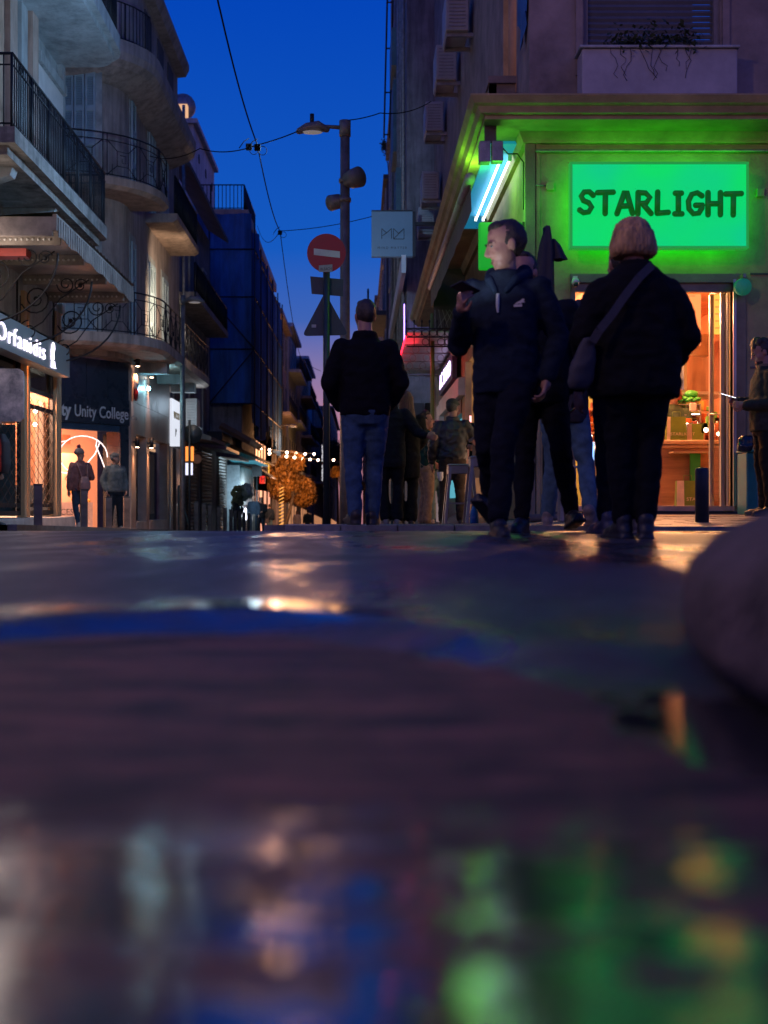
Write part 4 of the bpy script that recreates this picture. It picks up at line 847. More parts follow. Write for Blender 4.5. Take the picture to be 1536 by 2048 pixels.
ph = MB(); a = X(1419,FY+.5); ph.tube([(a,FY+.48,Z(829,FY+.5)),(a+.10,FY+.45,Z(829,FY+.5)),(a+.10,FY+.45,Z(995,FY+.5))], .012, 6); ph.build('pull_handle', M_STEEL, dr)
bx('door_jamb', M_STEEL, b8, X(1464,FY), X(1470,FY), FY-.05, FY-.032, dz0, dz1)
rs = thing('round_sign', (X(1487,13.0), 13.0, Z(574,13)), 'small round mint-green sign beside the takeaway door', 'sign')
t_ = MB(); t_.tube([(X(1483,13.05),13.05,Z(574,13.05)),(X(1489,12.98),13.0,Z(574,13.0))], .088, 24); t_.build('disc', mat('mint_disc', (.06,.36,.22), .5, bump=0, em=(.02,.4,.2), es=.12), rs); MB().box(X(1484,13.1),X(1490,13.1),13.06,13.195,Z(556,13.1),Z(548,13.1)).build('arm', M_GALV, rs)
cc = thing('security_camera', (X(1151,13), 13.0, Z(567,13)), 'white dome security camera by the takeaway door frame', 'camera')
MB().ball((X(1151,13.05),13.05,Z(564,13.05)),(.042,.06,.042)).build('dome', M_WHITE, cc); MB().ball((X(1152,12.99),12.99,Z(569,12.99)), .026).build('lens', M_BLACK, cc); MB().box(X(1147,13.1),X(1155,13.1),13.1,13.196,Z(560,13.1),Z(552,13.1)).build('mount', M_WHITE, cc)
# ---------------- interior of the takeaway
it = thing('takeaway_interior', (3, 15, dz0), 'orange-lit takeaway room behind the folding door', 'room')
bx('floor', mat('grey_tile', (.35,.3,.27), .4), it, 2.1, 5.6, FY+.351, 18.5, dz0-.05, dz0)
bx('back_wall', mat('olive_tile', (.34,.36,.10), .5, var=.1, bump=.05), it, 2.1, 5.6, 18.4, 18.5, dz0, 2.9); bx('right_wall', mat('peach_wall', (.65,.28,.13), .7, bump=.05), it, 5.0, 5.1, FY+.36, 18.39, dz0, 2.9)
bx('ceiling', mat('peach_ceiling', (.75,.30,.13), .7, bump=.05), it, 2.09, 5.6, FY+.36, 18.39, 2.9, 2.95)
bx('upper_back_wall', mat('glowing_orange_wall', (.80,.26,.09), .7, bump=.05, em=(1,.16,.03), es=.7), it, 2.1, 5.0, 18.30, 18.38, 1.95, 2.898)  # orange room light put in as the wall's own glow
YM = 16.2
for (p0, p1, q0, q1, c) in ((1340,1402,580,690,(1,.20,.05)),(1424,1462,588,668,(1,.40,.05))):
    mb_ = bx('menu_board', emit('menu_%d' % p0, c, 1.3), it, X(p0,YM), X(p1,YM), YM, YM+.04, Z(q1,YM), Z(q0,YM))
    t_ = MB()
    for i in range(6): t_.box(X(p0+6,YM),X(p1-12,YM)-.04*(i%3),YM-.004,YM-.001,Z(q0+12+i*14,YM)-.006,Z(q0+12+i*14,YM)+.006)
    t_.build('menu_text', M_WOOD, mb_)
bx('board_rail', M_BLACK, it, X(1340,YM), X(1402,YM), YM-.01, YM+.05, Z(579,YM), Z(575,YM))
bx('beige_hood', mat('beige_hood', (.55,.38,.25), .6, bump=.03), it, X(1330,17), X(1421,17), 17, 17.6, Z(711,17), Z(668,17))
hm = MB(); n_ = 14
for i in range(n_):
    a, b_ = i/n_, (i+1)/n_; f_ = lambda t: (X(1340+82*t,16.8), 16.8-.12*math.sin(t*math.pi*1.5))
    (xa,ya),(xb,yb) = f_(a), f_(b_); hm.add([(xa,ya,Z(782,16.8)),(xb,yb,Z(782,16.8)),(xb,yb,Z(713,16.8)),(xa,ya,Z(713,16.8))],[(0,1,2,3)],True)
hm.build('steel_hood', mat('mirror_steel', (.6,.6,.58), .18, metal=1, var=.05, bump=.02), it, False)
bx('shelf', M_STEEL, it, X(1345,16), X(1460,16), 16, 16.7, Z(789,16), Z(783,16))
pk = MB()
for i in range(7): pk.ball((X(1358+7.2*(i%6),15.9)+.01*(i%2), 15.85+.05*(i//3%2), Z(801-(7 if i>5 else 0)-3*(i%2),15.9)),(.045,.06,.028))
pk.ball((X(1383,15.95),15.95,Z(788,15.95)),(.09,.07,.05)); pk.build('green_packets', mat('green_packet', (.05,.35,.05), .3, bump=.1), it)
cs = MB()
for xx in (1350,1401): cs.box(X(xx-1.5,15.8),X(xx+1.5,15.8),15.8,15.83,Z(880,15.8),Z(807,15.8))
for yy in (808,829,846,868): cs.box(X(1350,15.8),X(1403,15.8),15.8,16.3,Z(yy+1.5,15.8),Z(yy,15.8))
cs.build('display_case', M_STEEL, it)
bx('case_light', emit('case_tube', (1,.75,.85), 9), it, X(1356,15.9), X(1398,15.9), 15.9, 15.93, Z(831,15.9), Z(827.5,15.9))
bn = MB(); random.seed(11)
for i in range(16): bn.ball((X(1360+38*random.random(),16.05),16.05+random.random()*.1,Z(843 if i%2 else 864,16)),(.05,.05,.03),8,5)
bn.build('pastries', mat('pastry', (.75,.42,.14), .5, bump=.1), it)
co2 = bx('counter', mat('counter_wood', (.40,.20,.09), .5, var=.2, scale=2, bump=.1, stretch=(1,1,8)), it, X(1300,15.0), X(1470,15.0), 15.0, 15.6, dz0, Z(890,15))
cm = MB(); cm.bbox(X(1298,14.95),X(1470,14.95),14.93,15.65,Z(889,14.95),Z(880,14.95),.015); cm.bbox(X(1300,14.96),X(1470,14.96),14.96,14.995,Z(896,14.95),Z(890,14.95),.01); cm.build('counter_top', mat('pale_wood', (.55,.36,.2), .45, bump=.05), co2)
bx('ledge', mat('pale_wood', (.5,.36,.2), .45), co2, X(1345,14.8), X(1420,14.8), 14.75, 14.995, Z(906,14.8), Z(903,14.8)); bx('green_panel', mat('green_panel', (.02,.34,.05), .5, bump=0), co2, X(1381,14.9), X(1401,14.9), 14.9, 14.94, Z(975,14.9), Z(907,14.9))
def paper_bag(loc, wd, dp, h, label, txt=True, split=False):
    x, y, z = loc; t = thing('paper_bag', loc, label, 'paper bag', 'green takeaway bags')
    gm = mat('bag_green', (.16,.24,.02), .6, bump=.1); wm = mat('bag_cream', (.75,.6,.42), .6, bump=.1)
    m = MB(); m.add([(x-wd/2,y,z),(x+wd/2,y,z),(x+wd/2*.93,y+.02,z+h),(x-wd/2*.93,y+.02,z+h),(x-wd/2,y+dp,z),(x+wd/2,y+dp,z),(x+wd/2*.93,y+dp-.02,z+h),(x-wd/2*.93,y+dp-.02,z+h)],[(0,1,2,3),(5,4,7,6),(1,5,6,2),(4,0,3,7),(0,4,5,1)]); m.build('bag', gm, t)
    MB().add([(x-wd/2-.002,y-.002,z),(x-wd/2+.04 if not split else x-wd/6,y-.002,z),(x-wd/2*.93+.04 if not split else x-wd/6,y+.018,z+h),(x-wd/2*.93-.002,y+.018,z+h)],[(0,1,2,3)]).build('side_panel', wm, t, False)
    if txt: text('STARLIGHT', .05*wd/.24, 'print', wm, t, (x-wd*.34 if not split else x-.02, y-.004, z+h*.2), (1,0,0), (0,0,1), .001, 1.15)
    hdl = MB(); hdl.tube([(x-.05,y+.03,z+h-.01),(x-.045,y+.03,z+h+.06),(x+.045,y+.03,z+h+.06),(x+.05,y+.03,z+h-.01)], .004, 5); hdl.build('handle', gm, t); return t
paper_bag((X(1354,14.98),14.96+.02,Z(880,14.95)+.001), .24, .12, .28, 'upright green paper bag on the counter before the bending shop worker')
paper_bag((X(1391,14.98),15.02,Z(880,14.95)+.001), .18, .12, .20, 'slumped green and white paper bag on the counter', False, True)
paper_bag((X(1374,14.5),14.45,dz0+.001), .26, .12, .29, 'green and white paper bag standing on the takeaway floor', True, True)
ob = MB()
for i in range(24): ob.ball((X(1166+28*((i%4)/3.),15.4), 15.4+.02*(i%3), Z(838+9*(i//4%5),15.4)),(.035,.035,.035),8,5)
ob.build('oranges', mat('orange_fruit', (.85,.24,.02), .45, bump=.1), it)
oc = MB(); 
for yy in (820,846,866,884): oc.box(X(1158,15.5),X(1200,15.5),15.3,15.7,Z(yy+3,15.5),Z(yy,15.5))
oc.box(X(1155,15.5),X(1205,15.5),15.5,15.7,Z(884,15.5),Z(816,15.5)); oc.build('fruit_shelf', mat('warm_shelf', (.5,.25,.12), .5), it)
for i, (p_, c) in enumerate(((1170,M_STEEL),(1187,emit('blue_tube', (.15,.45,1), 1.6)),(1194,mat('mirror_steel',(.6,.6,.58),.18)),(1205,mat('mirror_steel',(.6,.6,.58),.18)),(1214,emit('pink_tube', (1,.15,.4), 1.2)))):
    MB().cyl((X(p_,15.1),15.1), .03 if i in (1,4) else .05, dz0, Z(884,15.1), 12).build('chrome_column', c, it)
bx('neon_leaf', emit('leaf_neon', (.75,.85,1), 3), it, X(1425,18), X(1452,18), 18.2, 18.25, Z(703,18), Z(686,18)); MB().tube([(X(1436,18),18.2,Z(703,18)),(X(1446,18),18.2,Z(722,18))], .05, 8).build('neon_leaf_stem', emit('leaf_neon', (.75,.85,1), 3), it)
random.seed(17)      # stocked shelves and small goods
for ci, cc in enumerate(((.75,.16,.04),(.65,.42,.08),(.15,.35,.05),(.6,.5,.42),(.30,.06,.03))):
    gd_ = MB()
    for i in range(34):
        p_ = random.uniform(1158,1332) if i % 2 else random.uniform(1346,1464); yy_ = random.choice((15.45,15.9,16.5)); w2 = random.uniform(.02,.05); base_ = Z(random.choice((822,846,866,884)),yy_)
        xx_ = X(p_,yy_); gd_.bbox(xx_-w2,xx_+w2,yy_-.03,yy_+.03,base_,base_+random.uniform(.05,.15),.008)
    o = gd_.build('shelf_goods', mat('goods_%d' % ci, cc, .45, bump=.05), it); o['kind'] = 'stuff'
for p_, y_, q_ in ((1168,15.2,856),(1180,15.2,872),(1358,15.3,850),(1372,15.6,846),(1392,15.6,846),(1436,15.4,868),(1412,15.4,860)):
    MB().ball(W(p_,q_,y_-.1), .028, 8, 6).build('spot_bulb', emit('spot_bulb', (1,.62,.45), 14), it)
bt = MB(); random.seed(5)
for i in range(9): bt.cyl((X(1425+4.6*i,15.3),15.3), .018, Z(880,15), Z(850-random.randint(0,12),15), 8)
bt.build('bottles', mat('bottle_glass', (.4,.12,.05), .2, bump=0), it)
for (lx, ly, e_) in ((2.8,14.6,190),(3.8,15.2,240),(3.2,17.0,120)):
    MB().cyl((lx,ly), .12, 2.86, 2.899, 16).build('ceiling_lamp', emit('ceiling_lens', (1,.55,.25), 12), it); lamp('ceiling_light', (lx,ly,2.8), (1,.46,.20), e_, .12, 'POINT', None, it)
# side shop fronts under the cornice
ss = MB(); ss.box(WX+.25,WX+.28,15.2,20.5,-.04,2.49); ss.build('side_glow_sheet', mat('side_tan_glow', (.45,.3,.2), .6, em=(1,.55,.34), es=1.3), b8)  # back sheet made to glow, added to light the people outside
for yy in (15.25,16.9,18.6,20.3): bx('side_shop_post', mat('tan_post', (.40,.30,.2), .5), b8, WX-.05, WX+.05, yy, yy+.12, -.1, 2.49)
bx('side_shop_pane', M_GLASS, b8, WX+.1, WX+.11, 15.38, 20.29, .9, 2.3)
bx('side_shop_bar', emit('pink_bar', (1,.35,.35), 2.5), b8, WX+.15, WX+.18, 19.2, 19.25, .6, 1.6); bx('side_shop_bar', emit('pink_bar', (1,.35,.35), 2.5), b8, WX+.0, WX+.03, 20.1, 20.14, .75, 1.6)
bx('red_lamp', emit('red_glow', (1,.02,.02), 4), b8, WX-.0, WX+.1, 18.9, 19.5, 1.28, 1.36); pass
aw = thing('rolled_awning', (1.2, 17, 3.7), 'long rolled awning with green valance under the street-side cornice', 'awning')
MB().tube([(1.2,13.5,3.70),(1.22,21.2,3.86)], .06, 10).build('roller', mat('awning_roller', (.42,.36,.34), .5), aw)
va = MB(); n_ = 40
for i in range(n_):
    f_ = lambda i: (13.55+7.6*i/n_, 3.66+.16*i/n_, 3.36+.12*i/n_+.008*math.sin(i*1.3))
    (ya,ta,la),(yb,tb,lb) = f_(i), f_(i+1); va.add([(1.22+.004*math.sin(i),ya,la),(1.22+.004*math.sin(i+1),yb,lb),(1.21,yb,tb),(1.21,ya,ta)],[(0,1,2,3)],True)
va.build('valance', mat('green_canvas', (.14,.17,.10), .85, bump=.1), aw, False); MB().tube([(1.24,21.1,3.4),(1.24,21.1,-.2)], .035, 8).build('post', mat('green_post', (.16,.26,.06), .5), aw)
scn = thing('lattice_screen', (1.5,20.75,3), 'dark lattice screen closing the end of the cornice recess', 'screen')
bx('board', M_DARKP, scn, 1.24, 1.76, 20.72, 20.76, 3.02, 4.08); q = MB()
for i in range(5): q.beam((1.26+i*.12,20.715,3.03),(1.5+i*.06,20.715,3.4),.008); q.beam((1.74-i*.12,20.715,3.03),(1.5-i*.06,20.715,3.4),.008)
q.build('lattice', M_GALV, scn)
# iron-and-sheet canopy of the next shop
ic = thing('iron_canopy', (1.2, 23, 2.9), 'wrought-iron canopy with ring frieze, lit red along its outer edge', 'canopy')
cx0, cx1 = .76, 1.74
bx('sheet', mat('corrugated_pale', (.45,.48,.48), .4, metal=.3, var=.15, bump=.15), ic, cx0, cx1, 20.05, 26.4, 2.93, 2.95)
q = MB()
for zz in (2.985,2.85,2.70): q.tube([(cx0,20,zz),(cx1,20,zz)], .012, 5)
for i in range(9): q.tube([(cx0+i*.1225,20,2.70 if i % 2 else 2.85),(cx0+i*.1225,20,3.08)], .008, 5)
for i in range(8): q.ring((cx0+.06+i*.1225,20,2.918), .055, .006); q.ball((cx0+i*.1225,20,3.10),(.015,.015,.03),6,5)
for i in (2,4,5): q.ring((cx0+.06+i*.1225,20,2.775), .055, .006)
q.build('front_frieze', M_IRON, ic)
for j, yy in enumerate((21.2,22.4,23.7,25.0,26.3)):
    q = MB(); q.tube([(cx0,yy,2.88),(cx1,yy,2.88)], .012, 5); [q.ring((cx0+.2+i*.25,yy,2.80), .06, .006) for i in range(4)]; q.build('cross_bar', M_GALV, ic)
bx('red_tube', emit('red_neon', (1,.01,.03), 6), ic, cx0-.02, cx0+.0, 20.1, 24.5, 2.86, 2.88); lamp('red_wash', (cx0+.06,21.5,2.8), (1,.02,.04), 9, .25, 'POINT', None, ic)
MB().ball((1.56,20.6,2.72),(.07,.07,.1)).build('lamp_shade', M_WHITE, ic)
ns = thing('neon_name_sign', (1.62,23,2.5), 'violet glowing shop sign beneath the iron canopy', 'sign')
bx('board', mat('violet_board', (.05,.03,.16), .4, bump=0), ns, 1.62, 1.70, 21.7, 25.2, 2.36, 2.84)
text('AC FANO', .40, 'lettering', emit('violet_letter', (.72,.55,1), 2.6), ns, (1.612, 25.0, 2.46), (0,-1,0), (0,0,1), .006, 1.7)
bx('white_portal', M_WHITE, b8, WX-.12, WX-.002, 26.0, 26.9, -1, 2.25); bx('white_lintel', M_WHITE, b8, WX-.12, WX-.002, 20.9, 25.99, 2.0, 2.3)
bx('cyan_window', emit('cyan_window', (.12,.55,.70), .55), b8, WX+.12, WX+.14, 21.65, 26.15, .3, 2.0); bx('brown_band', M_WOOD, b8, WX-.02, WX+.1, 21.61, 25.9, 1.75, 1.99)
dpp = MB(); dpp.tube([(1.6,26.8,2.7),(1.6,26.8,1.9),(1.68,26.8,1.7),(1.68,26.8,.2)], .05, 8); dpp.build('downpipe', M_WHITE, b8)
# buildings down the right side
b9 = plain_house('balconied_block', 'tall blue-shadowed block behind the corner building, right of the sky', 1.15, 8, 30, 44, 26, M_GREYP, 7, None, True, -1, -2.5, cols=3)
for i, yy in enumerate((30.6,32.4,34.5,37.5,41)): MB().tube([(1.08,yy,-.5),(1.08,yy,25.5)], .05, 6).build('pipe', M_GALV, b9)
for i, (yy, zz, hh) in enumerate(((31.2,14.6,1.1),(34.8,10.0,2.0),(32.0,7.6,1.2),(36.5,13.0,1.1))): bx('balcony_panel', mat('teal_panel',(.10,.20,.22),.6), b9, .95, 1.149, yy, yy+2.2, zz, zz+hh)
cg = MB()
for zz in (13.4,14.2): cg.beam((.85,30.4,zz),(1.14,30.4,zz),.04); cg.beam((.85,31.6,zz),(1.14,31.6,zz),.04); cg.beam((.85,30.4,zz),(.85,31.6,zz),.04)
cg.beam((.85,30.4,13.4),(.85,30.4,14.2),.04); cg.beam((.85,31.6,13.4),(.85,31.6,14.2),.04); cg.beam((.85,30.4,13.4),(1.14,30.4,13.0),.04); cg.build('cage', M_IRON, b9)
ld = MB(); ld.tube([(.80,40,11.9),(.86,36,16.5)], .03, 5); ld.tube([(.98,40,11.9),(1.02,36,16.5)], .03, 5)
for i in range(5): ld.tube([(.8+.012*i,40-.9*i,12+1.05*i),(.98+.012*i,40-.9*i,12+1.05*i)], .025, 5)
ld.build('ladder', M_IRON, b9)
for yy in (30.03,): bx('door', M_DARKP, b9, 1.2, 1.55, 29.94, 29.999, -.8, 2.6); bx('door_glass', M_DGLASS, b9, 1.58, 1.75, 29.95, 29.998, -.8, 2.6)
wa = bx('white_fascia', M_WHITE, b9, .95, 1.05, 27.95, 40, 5.35, 5.75)
bx('violet_tube', emit('violet_tube', (.35,.2,1), 5), b9, 1.06, 1.08, 29.5, 29.6, 3.6, 4.9)
for i, (x0,y0,y1,h,mm,lb) in enumerate(((1.3,44.2,54,15.0,M_GREYP,'dark flat-roofed block stepping down behind the square shop sign'),(1.2,54.2,63,14.2,M_DARKP,'narrow dark block with roof plants behind the square shop sign'),(1.35,63.2,84,13.4,M_GREYP,'long dark block beyond the walking man on the right of the street'),(1.2,84.2,120,14,M_DARKP,'far dark block on the right of the street'),(.6,120.2,200,12,M_GREYP,'farthest block on the right of the street'))):
    plain_house('street_block', lb, x0, 9, y0, y1, h, mm, 4, (.15,mm,.2), True, -1, -6, bal=(1,2) if i % 2 else (0,))
# ------------------------------------------------------------------ street furniture
M_POST = mat('grey_post_paint', (.22,.20,.18), .5, metal=.3, var=.2, scale=6, bump=.1)
M_DPOST = mat('dark_post_paint', (.05,.055,.06), .45, metal=.3, var=.25, bump=.08)
def bollard(x, y, h, label, first=[None]):
    z = lz(x, y) if x < 0 else pz(x, y)
    if first[0] is None:
        t = thing('bollard', (x, y, z), label, 'bollard', 'square metal bollards along the left kerb')
        MB().bbox(x-.06,x+.06,y-.06,y+.06,z-.05,z+.82,.008).build('post', mat('bollard_steel', (.17,.15,.14), .4, metal=.6, var=.25, bump=.08), t)
        MB().bbox(x-.066,x+.066,y-.066,y+.066,z+.821,z+.85,.006).build('cap', M_DPOST, t); first[0] = t
    else:
        t = copy_tree(first[0]); t.location = (x, y, z); t['label'] = label
    t.rotation_euler = (0,0,R(18)); t.scale = (1,1,h/.85); return t
for px, h, lb in ((76,.62,'square bollard standing alone in front of the wood-framed grilled shop'),(168,.66,'square bollard at the feet of the woman in the bobble hat'),(217,.60,'square bollard just left of the capped man on the left pavement'),(253,.66,'square bollard right of the capped man on the left pavement'),
    (392,.85,'square bollard right of the tall lamp post, first of the far row'),(407,.85,'second square bollard of the far row before the brown shutters'),(419,.85,'third square bollard of the far row before the brown shutters'),(437,.85,'fourth square bollard of the far row before the pale shutter'),(450,.85,'fifth square bollard of the far row before the pale shutter')):
    bollard(-4.7, 4.7*F/(PX-px), h, lb)
for px, nm_ in ((462,'sixth'),(470,'seventh'),(479,'eighth'),(488,'ninth'),(497,'tenth'),(507,'eleventh'),(518,'twelfth'),(528,'last')): bollard(-4.7, 4.7*F/(PX-px), .85, nm_+' square bollard of the far row, counted from the lamp post')
bo = thing('round_bollard', (X(1404,10.4),10.4,.03), 'round black bollard standing before the takeaway door', 'bollard')
MB().tube([(X(1404,10.4),10.4,-.05),(X(1404,10.4),10.4,Z(941,10.4)),(X(1404,10.4),10.4,Z(937,10.4)),(X(1404,10.4),10.4,Z(935.5,10.4))], [.056,.056,.052,.04], 20).build('post', M_DPOST, bo)
# lamp post with loudspeakers
def lamp_post(x, y, zt, r, label, arm, head, sensor=True, lit=250, rot=None, tint=(1,.72,.5), cone=176):
    z0 = rz(x,y)-.05; t = thing('lamp_post', (x,y,z0), label, 'lamp post', 'grey street lamp posts')
    MB().tube([(x,y,z0),(x,y,z0+1.2),(x,y,zt)], [r*1.15,r,r*.92], 16).build('pole', M_POST, t); MB().tube([(x,y,zt-.24),(x,y,zt+.01)], r*1.12, 16).build('cap', M_POST, t)
    s = 1 if arm > 0 else -1; za = zt-.10
    MB().tube([(x,y,za),(x+arm*.6,y,za+.02),(x+arm*.8,y,za+.02)], [.035,.03,.045], 8).build('arm', M_POST, t)
    hd = MB(); hc = x+arm
    hd.tube([(hc-s*.27,y,za-.05),(hc-s*.24,y,za-.03),(hc-s*.1,y,za+.03),(hc+s*.08,y,za-.0),(hc+s*.22,y,za-.06),(hc+s*.25,y,za-.08)], [.03,.05,.085,.08,.05,.02], 12)
    o = hd.build('head', M_POST, t); MB().ball((hc-s*.0,y,za-.075),(.17,.09,.022),14,6).build('lens', emit('street_lens', (1,.85,.8), .12, .4) , o)
    if lit: lamp('street_fill_light', Vector((hc, y, za-.13))+(rot.normalized()*.38 if isinstance(rot, Vector) else Vector((0,0,0))), tint, lit, .30, 'SPOT', rot.to_track_quat('-Z','Y').to_euler() if isinstance(rot, Vector) else rot or (0, R(-20), 0), t, cone, blend=.15)
    if sensor: MB().cyl((hc,y), .035, za+.06, za+.22, 10).build('sensor', M_BLACK, o)
    return t
LX, LY = X(690,20), 20.0; zt = Z(243,20)
lp1 = lamp_post(LX, LY, zt, .082, 'tall grey lamp post with drum loudspeakers rising above the no-entry sign', X(624,20)-LX, None, True, 600, Vector((-.8,.55,-.15)), (.32,.60,1.0), 156)  # lantern stays dull; spot added, turned from view, to light the left facades
def drum(c, d, r, l):
    c, d = Vector(c), Vector(d).normalized(); o = MB(); o.tube([c, c+d*l*.3, c+d*l*.32, c+d*l], [r*.75,r*.75,r*.9,r], 18); return o
for i, (px, py, d) in enumerate(((690,362,(.75,-.65,.05)),(690,400,(-.7,.6,0)))):
    t = thing('loudspeaker', (LX,LY,Z(py,20)), ['upper grey drum loudspeaker facing out from the lamp post','lower drum loudspeaker turned away on the lamp post'][i], 'loudspeaker', 'drum loudspeakers on the lamp post')
    c = Vector((LX,LY,Z(py,20)))+Vector(d)*.05; drum(c, d, .165 if i == 0 else .13, .26).build('drum', M_POST, t)
    bd = MB(); bd.tube([(LX,LY,c.z-.03),(LX,LY,c.z+.03)], .1, 14); bd.build('clamp', M_POST, t)
lamp_post(-4.72, 33.4, Z(592,33.4), .066, 'slim grey lamp post in front of the lit marble shop', .34, None, True, 160, Vector((-.6,.8,-.1)), (1,.8,.6), 150)  # spot added beside the unlit lantern to light facades farther along
lamp_post(-4.7, 73, Z(848,73), .13, 'far thin lamp post with a short arm before the orange tree', .85, None, False, 200)
lamp_post(-4.9, 3.2, 6.2, .082, 'unseen grey lamp post assumed on the near side of the crossing, added to light the ground', .9, None, True, 380, (R(62), 0, R(-15)), (1,.60,.42))  # out-of-view post, assumed; its warm spot is added to light ground and facades
lamp_post(-8.3, 25.75, 5.6, .075, 'unseen lamp post added in the lane between shop and college to light the couple', .8, None, True, 420, Vector((.45,.12,-.88)), (1,.80,.68), 95)  # unseen post put in to light the couple and the pavement
# traffic signs on one pole
SYD = 14.4; sx_ = X(653,SYD)
sp = thing('sign_post', (sx_, SYD, pz(sx_,SYD)-.05), 'dark sign post carrying the red no-entry disc', 'sign post')
MB().tube([(sx_,SYD,pz(sx_,SYD)-.06),(sx_,SYD,Z(470,SYD))], .04, 12).build('pole', mat('dark_sign_pole', (.05,.065,.06), .4, metal=.3), sp)
t_ = MB(); t_.tube([(sx_,SYD-.06,Z(508,SYD)),(sx_,SYD-.046,Z(508,SYD))], .222, 36, False); o = t_.build('no_entry_disc', mat('sign_red', (.36,.012,.02), .45, var=.06, bump=0), sp)
MB().add([(X(628,SYD),SYD-.063,Z(499,SYD)),(X(680,SYD),SYD-.063,Z(505,SYD)),(X(680,SYD),SYD-.063,Z(518,SYD)),(X(628,SYD),SYD-.063,Z(512,SYD))],[(0,3,2,1)]).build('white_bar', mat('sign_white', (.62,.62,.55), .5, bump=0), o, False)
sk = MB().add([(X(638,SYD),SYD-.0655,Z(533,SYD)),(X(665,SYD),SYD-.0655,Z(531,SYD)),(X(665,SYD),SYD-.0655,Z(546,SYD)),(X(638,SYD),SYD-.0655,Z(546,SYD))],[(0,3,2,1)]).build('sticker', mat('sticker_grey', (.35,.38,.33), .5, bump=0), o, False)
text('BLEACH', .045, 'sticker_print', M_BLACK, sk, (X(641,SYD),SYD-.067,Z(543,SYD)), (1,0,.04), (0,0,1), .0005, .8)
M_BACK = mat('sign_back', (.035,.06,.075), .5, metal=.2, var=.15, bump=.03)
MB().extrude([(X(620,SYD),SYD+.05,Z(551,SYD)),(X(687,SYD),SYD+.05,Z(557,SYD)),(X(686,SYD),SYD+.05,Z(591,SYD)),(X(623,SYD),SYD+.05,Z(586,SYD))], (0,.015,0)).build('plate', M_BACK, sp)
def rtri(P, r=.12):
    o_ = []
    for i in range(3):
        a, b_, c = Vector(P[i-1]), Vector(P[i]), Vector(P[(i+1)%3]); 
        for k_ in range(5):
            t = k_/4; p0 = b_.lerp(a,r); p1 = b_.lerp(c,r); o_.append(tuple((p0.lerp(b_,t)).lerp(b_.lerp(p1,t),t)))
    return o_
tr_ = MB().extrude(rtri([W(650,584,SYD+.05),W(697,670,SYD+.05),W(604,672,SYD+.05)]), (0,.015,0)).build('triangle_back', M_BACK, sp)
MB().box(X(623,SYD),X(632,SYD),SYD+.042,SYD+.049,Z(654,SYD),Z(648,SYD)).build('sticker', mat('sticker_pale', (.4,.42,.42), .5, bump=0), tr_)
sp2 = thing('sign_post', (X(379,35),35,-1), 'thin dark sign post with a round sign seen from behind, beside the lamp post', 'sign post')
MB().tube([(X(379,35),35,-1),(X(379,35),35,Z(840,35))], .035, 8).build('pole', M_DPOST, sp2); MB().tube([(X(384,35),35.04,Z(868,35)),(X(384,35),35.06,Z(868,35))], .27, 24).build('round_plate', M_DPOST, sp2)
sp3 = thing('sign_post', (X(512,56),56,-1.3), 'far sign post with a dark square plate by the red cash-machine sign', 'sign post')
MB().tube([(X(514,56),56,-1.4),(X(514,56),56,Z(935,56))], .05, 8).build('pole', M_DPOST, sp3); MB().box(X(504,56),X(524,56),55.9,55.93,Z(953,56),Z(933,56)).build('plate', M_DPOST, sp3)
# square shop sign on the right
mmY = 28.0
ms_ = thing('square_sign', (X(787,mmY),mmY,Z(513,mmY)), 'square pale-blue hanging sign with an angular monogram', 'sign')
mx0, mx1, mz0, mz1 = X(743,mmY), X(825,mmY), Z(513,mmY), Z(423,mmY)
MB().box(mx0,mx1,mmY,mmY+.16,mz0,mz1).build('box', mat('sign_blue_grey', (.12,.19,.25), .4, var=.05, bump=0, em=(.2,.45,.8), es=.04), ms_); MB().box(mx1+.002,mx1+.07,mmY-.01,mmY+.17,mz0,mz1).build('edge', M_BLACK, ms_); MB().box(mx0,mx1,mmY-.01,mmY+.17,mz1+.002,mz1+.03).build('top_edge', M_BLACK, ms_); MB().box(mx1+.07,1.78,mmY+.05,mmY+.1,mz1-.3,mz1-.22).build('arm', M_BLACK, ms_)
lg = MB(); lw = .014
def ln(*p): 
    for a, b_ in zip(p, p[1:]): lg.beam(W(a[0],a[1],mmY-.006), W(b_[0],b_[1],mmY-.006), lw, .012, (0,1,0))
ln((764,478),(764,458),(783,478)) if False else None
ln((763.5,478),(763.5,457),(773,466),(783,457),(783,478)); ln((763.5,472),(773,466)); ln((787,478),(787,457),(797,467),(808,457),(808,478),(787,478),(808,457))
lg.build('monogram', M_BLACK, ms_); text('MIND MATTER', .075, 'lettering', M_BLACK, ms_, (X(755,mmY),mmY-.005,Z(498,mmY)), (1,0,0), (0,0,1), .002, 1.0, space=1.45)
# small shop signs on the left
os_ = thing('glowing_sign', (-5.2,40.5,2), 'orange and white glowing blade sign behind the slim lamp post', 'sign')
bx('orange_panel', emit('orange_panel', (1,.28,.05), 1.3), os_, X(371,41), X(387,41), 41, 41.06, Z(922,41), Z(893,41)); bx('white_panel', emit('white_panel', (.75,.75,1), 1.2), os_, X(371,41), X(385,41), 41, 41.06, Z(950,41), Z(926,41)); bx('arm', M_BLACK, os_, -5.75, X(371,41), 41.02, 41.05, Z(920,41), Z(917,41))
ws = thing('oval_sign', (X(395,42),42,1.6), 'small tan oval wooden sign beside the orange glowing sign', 'sign'); MB().ball((X(394,42),42,Z(918,42)),(.17,.03,.16),16,8).build('board', mat('tan_board2', (.5,.33,.2), .6), ws); bx('arm', M_BLACK, ws, -5.7, X(404,42), 42.03, 42.05, Z(906,42), Z(904,42))
am = thing('cash_machine_sign', (X(515,66),66,1), 'red lit sign reading ATM on the far left', 'sign')
